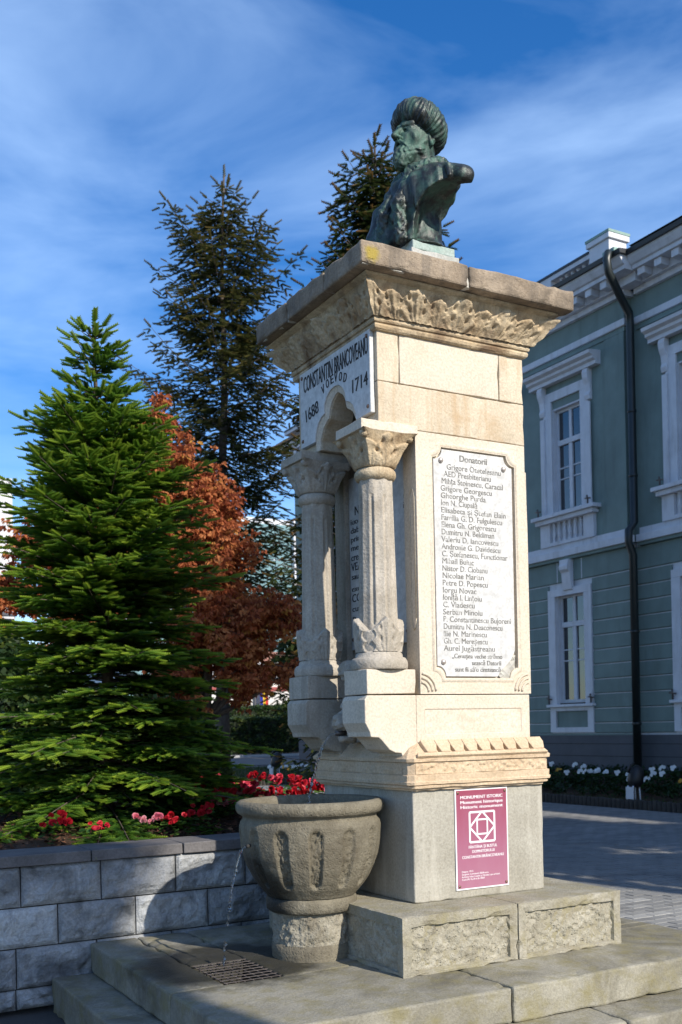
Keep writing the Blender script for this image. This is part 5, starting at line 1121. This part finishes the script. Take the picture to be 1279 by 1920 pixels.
# pansies
def make_pansy(seed, white=True):
    rn = random.Random(seed); b = thing('pansy_plant', None, None); lv = MB(); fl = MB(); fv = []
    for k in range(16):
        t = rn.uniform(0, 6.28); r = rn.uniform(0, .12); disc_leaf(lv, (r * math.cos(t), r * math.sin(t), rn.uniform(.02, .14)), (math.cos(t), math.sin(t), .4), (rn.uniform(-.5, .5), rn.uniform(-.5, .5), 1), .045)
    for k in range(4 if white else 3):
        t = rn.uniform(0, 6.28); r = rn.uniform(0, .12); c = Vector((r * math.cos(t), r * math.sin(t), rn.uniform(.17, .24))); n0 = len(fl.v); f = Vector((-0.8, -.5, .45)) + Vector((rn.uniform(-.3, .3),) * 3)
        f.normalize(); e1 = f.orthogonal().normalized(); e2 = f.cross(e1)
        for j in range(5): a = j * 1.257 + rn.random(); disc_leaf(fl, c, e1 * math.cos(a) + e2 * math.sin(a) + f * .1, f, .038)
        fv += [rn.uniform(0, .5) if white else rn.uniform(.8, 1.0)] * (len(fl.v) - n0)
    np_mesh('leaves', lv.v, lv.f, LEAFM, b, False, [rn.uniform(0, .4)] * len(lv.v)); np_mesh('flowers', fl.v, fl.f, PANM, b, False, fv)['kind'] = 'stuff'; return b
pproto = [make_pansy(1), make_pansy(2), make_pansy(3, False)]; pused = set()
def pansy(k, x, y, z, label, group):
    o = pproto[k] if k not in pused else copy_tree(pproto[k]); pused.add(k); o.location = (x, y, z); o.scale = (.78,) * 3; o.rotation_euler = (0, 0, random.uniform(-.6, .6)); tag(o, label, 'flower', group)
for k in range(120):
    y = random.uniform(4.0, 18); x = random.uniform(12.2, 12.95) if k < 95 else random.uniform(11.8, 12.3); t = random.choice([0, 1, 0, 1, 2])
    pansy(t, x, y, GZ + 0.24 + (x - 11.3) * 0.22, ('white' if t < 2 else 'orange') + ' pansy in the shaded bed below the green building', ('white' if t < 2 else 'orange') + ' pansies below the green building')
for k in range(46):
    x = random.uniform(11.6, 15.0); y = random.uniform(24.3, 27); t = random.choice([0, 1, 0, 1, 2])
    pansy(t, x, y, GZ + 0.22, ('white' if t < 2 else 'orange') + ' pansy in the lawn island behind the basin', ('white' if t < 2 else 'orange') + ' pansies in the lawn island')
def hb(u, v): return 0.06 * hnoise(u.shape, 4, 8) + 0.42 * np.clip(u, 0, 1)
P, F = grid_face((11.5, -2, GZ + .10), (2.1, 0, 0), (0, 23, 0), (0, 0, 1), 16, 120, hb); tag(np_mesh('flower_bed_soil', P, F, SOIL, None, True), kind='structure')
rg = np.random.default_rng(77); n = 2600; u = rg.random(n); P = np.stack([11.7 + 1.8 * u, rg.uniform(-2, 20.8, n), GZ + .15 + .40 * u + rg.uniform(0, .1, n)], 1); pr_ = leaf_cluster(8, 8, -.2); th = rg.uniform(0, 6.28, n)
o = instances('bed_foliage', pr_[0], pr_[1], P, np.stack([np.cos(th), np.sin(th), .3 + 0 * th], 1), np.tile([0, 0, 1.], (n, 1)), rg.uniform(.12, .24, n), rg.uniform(0, .5, n), HEDM, None); tag(o, 'dark low leaves filling the shaded flower bed', 'plants', kind='stuff')
def floodlight(label, x, y, z, s):
    t = thing('garden_floodlight', label, 'floodlight', (x, y, z)); K = paint('black lamp housing', (0.012, 0.012, 0.013), 0.5, 0.2)
    h = MB().tube([(x, y, z + .26 * s), (x + .02 * s, y, z + .36 * s), (x + .05 * s, y - .01 * s, z + .52 * s), (x + .10 * s, y - .02 * s, z + .60 * s)], [.10 * s, .14 * s, .13 * s, .07 * s], 14).build('housing', K, t, True)
    MB().tube([(x - .085 * s, y + .06 * s, z + .5 * s), (x - .05 * s, y + .02 * s, z + .64 * s), (x + .02 * s, y, z + .66 * s)], .022 * s, 8).build('bracket', K, t, True)
    MB().box(x - .13 * s, x - .11 * s, y - .09 * s, y + .08 * s, z + .05 * s, z + .26 * s).build('white_plate', WHITE, t, bevel=.004)
    for dx, dy in ((-.12, .07), (-.12, -.08), (.08, -.06), (.08, .06)): MB().tube([(x + dx * s, y + dy * s, z - .06 * s), (x + dx * .8 * s, y + dy * .8 * s, z + .28 * s)], .014 * s, 6).build('leg', WHITE, t, True)
floodlight('black garden floodlight with white plate on thin legs in front of the pansies', 11.42, 9.55, GZ + .12, 1.1)
floodlight('black garden floodlight with white base on the lawn island behind the basin', 10.9, 24.2, GZ + .1, 1.3)

# ================================================================== green building
bld = thing('green_building', 'sage green two storey classical building with white trim and rusticated ground floor', 'building', (13.7, 8, GZ))
XR, XW, YC, YN, YS = 13.70, 13.90, 11.84, 28.0, -24.0       # projecting bay front, wing front, corner, ends
ZP, ZL0, ZL1, ZS, ZE = 0.98, 5.13, 5.42, 9.95, 10.72
MB().box(14.35, 32, YS + .1, YN - .1, GZ, 11.0).build('inner_mass', PLIND, bld)
bay_w = [13.75 + 2.8 * k for k in range(5)]; wing_w = [10.05 - 2.9 * k for k in range(6)]
def wall_run(x, y0, y1, z0, z1, holes, mat, name='wall', th=0.40):
    """wall with its front at x, cut for window openings (yc, half width, z0, z1)"""
    mb = MB(); cur = y0
    for (c, hw, a, b) in sorted(holes):
        mb.box(x, x + th, cur, c - hw, z0, z1); mb.box(x, x + th, c - hw, c + hw, z0, a); mb.box(x, x + th, c - hw, c + hw, b, z1); cur = c + hw
    mb.box(x, x + th, cur, y1, z0, z1); return mb.build(name, mat, bld, normals=False)
def lower_holes(ws): return [(c, 0.50, 1.72, 4.36) for c in ws]
def upper_holes(ws): return [(c, 0.50, 6.26, 8.80) for c in ws]
GROOV = [4.61 - 0.335 * k for k in range(11)]
for (x, y0, y1, ws, det) in ((XR, YC, YN, bay_w, 3), (XW, YS, YC, wing_w, 3)):
    wall_run(x, y0, y1, ZL1 - 0.2, ZE + .3, upper_holes(ws), GREEN); wall_run(x + .02, y0 + (0.02 if x == XR else 0), y1, ZP, ZL0 + .1, lower_holes(ws), WHITE, 'groove_backing', 0.38)
    # rusticated courses
    edges = [5.12] + GROOV + [1.02]; first = {}
    for i in range(len(edges) - 1):
        zt, zb = edges[i] - (0.0 if i == 0 else 0.018), edges[i + 1] + 0.018
        cuts = [y0]
        for c in sorted(ws):
            hw = 0.752 if zb < 4.46 else 0.0
            if hw: cuts += [c - hw, c + hw]
        cuts.append(y1)
        for a, b in zip(cuts[0::2], cuts[1::2]):
            V = MB(); pts = [(x + .03, zb - .012), (x - .022, zb + .008), (x - .022, zt - .004), (x + .03, zt + .006)]
            a2 = a - (0.022 if (x == XR and a == YC) else 0)
            V.prism(pts, 'y', a2, b - (0.003 if b == y1 and x == XW else 0)).build('rusticated_course', GREEN, bld)
    # ledge, string course
    MB().box(x - .16, x + .02, y0 - (.16 if x == XR else 0), y1 - (0.165 if x == XW else 0), 5.20, 5.36).build('white_ledge', WHITE, bld, bevel=.01); MB().box(x - .11, x + .02, y0 - (.11 if x == XR else 0), y1 - (0.17 if x == XW else 0), 5.125, 5.197).build('ledge_moulding', GREEN, bld)
    MB().box(x - .045, x + .02, y0 - (.045 if x == XR else 0), y1 - (0.17 if x == XW else 0), 5.363, 5.52).build('ledge_plinth', WHITE, bld)
    MB().box(x - .08, x + .02, y0 - (.08 if x == XR else 0), y1 - (0.17 if x == XW else 0), 9.97, 10.13).build('string_course', WHITE, bld, bevel=.02); MB().box(x - .03, x + .02, y0 - (.03 if x == XR else 0), y1 - (0.17 if x == XW else 0), 9.86, 9.967).build('string_moulding', GREEN, bld)
    # cornice
    yo = (.0 if x == XR else 0)
    MB().box(x - .10, x + .3, y0 - (.10 if x == XR else 0), y1 - (0.2 if x == XW else 0), 10.62, 10.74).build('bed_moulding', WHITE, bld)
    MB().prism([(x + .1, 10.743), (x - .20, 10.743), (x - .20, 10.93), (x - .50, 10.935), (x - .50, 11.02), (x - .55, 11.04), (x - .62, 11.15), (x - .64, 11.21), (x + .1, 11.21)], 'y', y0 - (.55 if x == XR else 0), y1 - (0.56 if x == XW else 0)).build('cornice', WHITE, bld)
    MB().prism([(x + .1, 11.213), (x - .70, 11.213), (x - .72, 11.30), (x + .1, 11.38)], 'y', y0 - (.62 if x == XR else 0), y1 - (0.63 if x == XW else 0)).build('gutter', ROOFD, bld)
    mod = None; y = y0 + (0.06 if x == XR else 0.2); k = 0
    while y < y1 - .5 and k < 70:
        if x == XR or y > -6:
            if mod is None: mod = MB().box(x - .45, x - .203, y, y + .2, 10.775, 10.932).build('modillion', WHITE, bld, bevel=.012); o = mod; ym = y
            else: o = mod.copy(); COL.objects.link(o); o.location.y += y - ym
            k += 1
        y += 0.47
    # panel edge beside the corner pilaster of the upper floor
    if x == XR: MB().box(x - .030, x + .001, YC, YC + 0.62, 5.523, 9.855).build('corner_pilaster', GREEN, bld, bevel=.004)
    MB().box(x - .05, x + .35, y0 - (.05 if x == XR else 0), y1 - (.052 if x == XW else 0), GZ, ZP).build('plinth', PLIND, bld)
    for zz in (0.16, 0.50, 0.78): MB().box(x - .054, x - .0495, y0 - (.054 if x == XR else 0), y1 - (.052 if x == XW else 0), zz, zz + .012).build('plinth_joint', DARK, bld)
MB().box(XR - .06, XR + .02, YC - .07, YN, 0.98, 1.02).build('plinth_capping', GREEN, bld)
# corner return below bay
# windows: built once for each kind on the bay, then copied along
def upper_window(x, c):
    w = MB(); f = 0.42
    for s in (-1, 1):
        a, b = sorted((c + s * 0.50, c + s * 0.78)); w.box(x - .05, x + .002, a, b, 6.26, 8.98)
        a, b = sorted((c + s * 0.472, c + s * 0.498)); w.box(x + .003, x + .26, a, b, 6.27, 8.79)
    w.box(x - .05, x + .002, c - .78, c + .78, 8.983, 9.20); w.box(x + .003, x + .26, c - .470, c + .470, 8.76, 8.797)
    o = w.build('window', WHITE, bld, normals=False)
    b = MB().prism([(x - .0, 9.38), (x - .16, 9.38), (x - .16, 9.46), (x - .24, 9.50), (x - .24, 9.56), (x - .34, 9.60), (x - .36, 9.67), (x, 9.70)], 'y', c - 1.16, c + 1.16).build('hood', WHITE, o)
    for s in (-1, 1):
        k = c + s * 0.79; MB().prism([(x, 9.377), (x - .14, 9.377), (x - .17, 9.28), (x - .15, 9.16), (x - .09, 9.02), (x - .07, 8.86), (x - .10, 8.78), (x - .07, 8.68), (x, 8.66)], 'y', k - .085, k + .085).build('console', WHITE, o, bevel=.012)
        MB().box(x - .085, x - .052, k - .07, k + .07, 6.27, 8.62).build('pilaster_strip', WHITE, o)
    MB().box(x - .26, x + .25, c - 1.08, c + 1.08, 6.165, 6.255).box(x - .19, x - .002, c - 1.0, c + 1.0, 6.06, 6.163).build('sill', WHITE, o, bevel=.01)
    MB().box(x - .09, x - .001, c - .92, c - .58, 5.523, 6.058).box(x - .09, x - .001, c + .58, c + .92, 5.523, 6.058).box(x - .09, x - .001, c - .577, c + .577, 5.523, 5.60).box(x - .012, x - .001, c - .577, c + .577, 5.603, 6.057).build('apron', WHITE, o)
    b0 = None
    for k in range(6):
        yy = c - .46 + k * .184
        if b0 is None: b0 = MB().lathe((x - .045, yy, 5.60), [(.045, 0), (.045, .03), (.028, .05), (.038, .10), (.054, .16), (.05, .22), (.03, .29), (.026, .34), (.042, .37), (.042, .40), (.03, .41), (.045, .44), (.045, .458)], 12).build('baluster', WHITE, o, True); q = b0
        else: q = b0.copy(); COL.objects.link(q); q.location.y += k * .184
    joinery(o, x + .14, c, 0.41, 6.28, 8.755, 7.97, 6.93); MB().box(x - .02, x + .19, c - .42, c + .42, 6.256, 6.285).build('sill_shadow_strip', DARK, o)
    return o
def joinery(o, x, c, hw, z0, z1, zt, zb):
    """mullioned casement with transom at zt, glazing bars and four glass panes"""
    m = MB(); fr = 0.05
    m.box(x - .03, x + .03, c - hw - .06, c - hw, z0, z1).box(x - .03, x + .03, c + hw, c + hw + .06, z0, z1).box(x - .03, x + .03, c - hw, c + hw, z1 - .06, z1).box(x - .03, x + .03, c - hw, c + hw, z0, z0 + .09)
    m.box(x - .06, x + .03, c - hw, c + hw, zt - .06, zt + .06).box(x - .045, x + .03, c - .055, c + .055, z0 + .091, zt - .061).box(x - .035, x + .03, c - .04, c + .04, zt + .061, z1 - .061)
    for s in (-1, 1):
        a, b = sorted((c + s * .056, c + s * hw))
        for zz in (zt - .60, zt - .86): m.box(x - .02, x + .02, a, b, zz - .014, zz + .014)
        MB().box(x + .001, x + .008, a - .01, b + .01, z0 + .08, zt - .05).build('pane', GLASS, o); MB().box(x + .001, x + .008, a - .01, b + .01, zt + .05, z1 - .05).build('pane', GLASS, o)
    m.build('casement', WHITE, o, normals=False)
def lower_window(x, c):
    w = MB()
    for s in (-1, 1):
        a, b = sorted((c + s * 0.50, c + s * 0.742)); w.box(x - .06, x + .018, a, b, 1.724, 4.30)
        a, b = sorted((c + s * 0.472, c + s * 0.498)); w.box(x + .019, x + .26, a, b, 1.727, 4.35)
    w.box(x - .06, x + .018, c - .742, c + .742, 4.303, 4.47); w.box(x + .019, x + .26, c - .470, c + .470, 4.325, 4.357)
    o = w.build('window', WHITE, bld, normals=False)
    MB().box(x - .13, x + .24, c - .80, c + .80, 1.655, 1.72).build('sill', WHITE, o, bevel=.008)
    MB().box(x - .05, x + .018, c - .74, c - .55, 1.05, 1.652).box(x - .05, x + .018, c + .55, c + .74, 1.05, 1.652).box(x - .05, x + .018, c - .547, c + .547, 1.05, 1.17).box(x - .05, x + .018, c - .547, c + .547, 1.56, 1.652).build('apron', WHITE, o)
    MB().box(x + .0, x + .017, c - .545, c + .545, 1.172, 1.558).build('apron_panel', GREEN, o)
    MB().prism([(x - .02, 5.12), (x - .20, 5.12), (x - .20, 5.02), (x - .23, 4.96), (x - .22, 4.88), (x - .15, 4.82), (x - .13, 4.60), (x - .10, 4.42), (x - .02, 4.38)], 'y', c - .15, c + .15).build('keystone', WHITE, o, bevel=.015)
    for s in (-1, 1): MB().box(x - .026, x - .0225, c + s * .42 - .012, c + s * .42 + .012, 4.63, 5.11).build('joint_line', WHITE, o)
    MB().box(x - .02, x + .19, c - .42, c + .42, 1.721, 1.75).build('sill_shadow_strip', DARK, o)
    joinery(o, x + .14, c, 0.41, 1.74, 4.32, 3.62, 2.6)
    return o
uw = upper_window(XR, bay_w[0]); lw = lower_window(XR, bay_w[0])
for (x, ws) in ((XR, bay_w[1:]), (XW, wing_w)):
    for c in ws:
        for src in (uw, lw):
            q = copy_tree(src, bld); q.location.x += x - XR; q.location.y += c - bay_w[0]
# balustrade above the bay
for (y0, y1) in ((YC - .02, YC + .60), (16.5, 17.1), (19.3, 19.9)):
    MB().box(XR - .42, XR + .1, y0, y1, 11.260, 11.820).build('balustrade_post', WHITE, bld, bevel=.01); MB().box(XR - .47, XR + .15, y0 - .05, y1 + .05, 11.822, 11.940).build('post_cap', WHITE, bld, bevel=.01); MB().box(XR - .48, XR + .16, y0 - .06, y1 + .06, 11.943, 12.000).build('post_flashing', COPPER, bld)
MB().box(XR - .36, XR - .08, YC + .655, YN, 11.660, 11.760).build('top_rail', WHITE, bld); MB().box(XR - .38, XR - .06, YC + .665, YN, 11.763, 11.820).build('rail_flashing', ROOFD, bld); MB().box(XR - .34, XR - .10, YC + .605, 21, 11.240, 11.320).build('bottom_rail', WHITE, bld)
MB().box(XR - .36, XR - .08, 13.80, 14.6, 11.322, 11.66).build('parapet_panel', WHITE, bld)
b0 = None
for s in (12.62, 15.35, 18.15):
    for k in range(6):
        yy = s + k * .19
        if b0 is None: b0 = MB().lathe((XR - .22, yy, 11.320), [(.055, 0), (.055, .03), (.035, .05), (.06, .12), (.055, .17), (.032, .24), (.045, .30), (.055, .31), (.055, .338)], 12).build('baluster', WHITE, bld, True); yb = yy
        else: q = b0.copy(); COL.objects.link(q); q.location.y += yy - yb
MB().prism([(14.1, 11.05), (13.25, 11.39), (22.5, 13.6), (31.8, 11.39), (31.8, 11.05)], 'y', YS, YC - .64).build('roof', ROOFD, bld)
MB().prism([(14.1, 11.05), (13.90, 11.36), (22.5, 13.4), (31.8, 11.36), (31.8, 11.05)], 'y', YC - .63, YN).build('roof', ROOFD, bld)
# hopper and downpipe in the corner
pp_ = thing('downpipe', 'thick dark downpipe bent under the cornice in the corner of the green building', 'downpipe', (XW - .2, YC - .2, GZ))
MB().tube([(XR - .66, YC - .30, 11.30), (XR - .78, YC - .36, 11.27), (XR - .84, YC - .38, 11.10), (XR - .80, YC - .38, 10.85), (XR - .40, YC - .30, 10.45), (XR - .08, YC - .24, 10.15), (XR - .05, YC - .22, 9.9), (XR - .05, YC - .22, 5.6), (XR - .22, YC - .22, 5.42), (XR - .22, YC - .22, 5.15), (XR - .10, YC - .22, 4.9), (XR - .10, YC - .22, GZ)], 0.088, 14).build('pipe', PIPE, pp_, True)
MB().box(XR - .70, XR - .45, YC - .45, YC - .10, 11.22, 11.40).build('hopper', COPPER, pp_, bevel=.01)
for z in (8.0, 6.6, 3.2, 1.2): MB().lathe((XR - (.05 if z > 5 else .10), YC - .22, z), [(.098, 0), (.104, .01), (.104, .05), (.098, .06)], 14).build('pipe_collar', PIPE, pp_, True)
# small rusty brackets on the sills
for (x, y, z, l) in ((XR - .2, bay_w[0] - .86, 6.26, 'small dark bracket at the right end of the upper bay sill'), (XR - .2, bay_w[0] + .86, 6.26, 'small dark bracket at the left end of the upper bay sill'), (XW - .2, wing_w[0] + .86, 6.26, 'small dark bracket on the wing upper sill beside the pipe'), (XR - .1, bay_w[0] - .72, 1.73, 'small dark bracket at the right end of the lower bay sill'), (XR - .1, bay_w[0] + .72, 1.73, 'small dark bracket at the left end of the lower bay sill'), (XW - .1, wing_w[0] + .72, 1.73, 'small dark bracket on the wing lower sill beside the pipe')):
    MB().tube([(x, y, z), (x, y, z + .10), (x - .06, y - .04, z + .17), (x + .03, y + .05, z + .2)], .022, 6).tube([(x, y - .09, z + .12), (x, y + .09, z + .14)], .018, 6).build('sill_bracket', IRON, bld, True)

# ================================================================== far buildings
GLT = paint('pale teal curtain glass', (0.16, 0.27, 0.28), 0.25, 0.12, scale=.1)
gbk = thing('glass_office', 'pale teal glass office block with white end wall far behind the trees', 'building', (30, 74, GZ))
MB().box(22.0, 36.6, 74.0, 88, GZ, 19).build('frame', WHITE, gbk)
MB().box(36.6, 46.0, 73.4, 88, GZ, 19).build('end_wall', WHITE, gbk)
p0 = None
for i in range(8):
    for j in range(6):
        if p0 is None: p0 = MB().box(22.06, 23.82, 73.85, 73.99, 0.5, 3.4).build('glass_panel', GLT, gbk); q = p0
        else: q = p0.copy(); COL.objects.link(q); q.location.x += i * 1.86; q.location.z += j * 3.02
hs_ = thing('low_house', 'low white house with red band, brown roof and tricolour flag beyond the hedge', 'house', (29, 62, GZ))
HW = paint('white house render', (0.62, 0.59, 0.55), 0.85, 0.08); RB = paint('dull red band', (0.30, 0.07, 0.06), 0.8, 0.1); RT = paint('brown red roof tiles', (0.30, 0.14, 0.10), 0.85, 0.25, scale=3)
MB().box(24.0, 34.3, 62, 70, GZ, 4.75).build('wall', HW, hs_); MB().box(23.95, 34.35, 61.95, 61.995, 3.95, 4.25).build('red_band', RB, hs_); MB().box(23.8, 34.5, 61.7, 70, 4.75, 4.92).build('eaves', PLIND, hs_)
MB().prism([(61.6, 4.925), (70.2, 4.925), (66, 6.3)], 'x', 23.8, 34.5).build('roof', HW, hs_); MB().tube([(26.9, 61.9, 4.7), (27.4, 61.85, 4.3), (27.4, 61.85, GZ)], .09, 8).build('downpipe', PLIND, hs_)
for x in (24.6, 26.1, 29.2): MB().box(x, x + .9, 61.96, 61.998, 0.9, 3.0).build('window', GLASS, hs_)
hr = thing('red_roofed_house', 'house with red tiled roof behind the low white house', 'house', (37, 72, GZ))
MB().box(32.5, 42, 71, 73.2, GZ, 6.0).build('wall', HW, hr); MB().prism([(70.2, 6.0), (73.3, 6.0), (72.2, 7.6)], 'x', 32.0, 42.5).build('roof', RT, hr)
fl = thing('hanging_flag', 'blue yellow and red flag hanging on the low house wall', 'flag', (27.7, 61.4, 2.0))
for k, c in enumerate(((0.01, 0.02, 0.25), (0.65, 0.42, 0.02), (0.5, 0.02, 0.02))):
    V, F = grid_face((27.6 + k * .2, 61.4, 2.6), (.2, 0, 0), (0.0, 0, 1.6), (0, -1, 0), 4, 10, lambda u, v: 0.06 * np.sin(u * 6 + v * 5)); o = np_mesh('stripe', V, F, paint('flag stripe ' + 'byr'[k], c, 0.8, 0.1), fl, True); m = o.modifiers.new('thick', 'SOLIDIFY'); m.thickness = 0.01
MB().tube([(27.55, 61.9, 4.4), (27.9, 61.35, 4.2)], 0.03, 6).build('pole', PLIND, fl)
wb = thing('white_block', 'plain white building block at the left edge behind the fir', 'building', (4, 60, GZ))
WBm = stone('weathered white render', (0.55, 0.54, 0.54), (0.66, 0.65, 0.65), (0.42, 0.42, 0.43), 0.58, 0.8, scale=.25, fine=2, bumpy=.05)
MB().box(-14, 9.95, 57, 66, GZ, 16.2).build('wall', WBm, wb); MB().box(-14.1, 10.05, 56.9, 56.99, 8.2, 8.4).build('ledge', PLIND, wb); MB().box(-14.1, 10.05, 56.9, 56.99, 12.6, 12.66).build('joint', PLIND, wb)
for k in range(6): MB().box(-2 + k * 2.1, -0.6 + k * 2.1, 56.9, 56.985, 6.2, 8.0).build('window', GLASS, wb)

flush_texts()
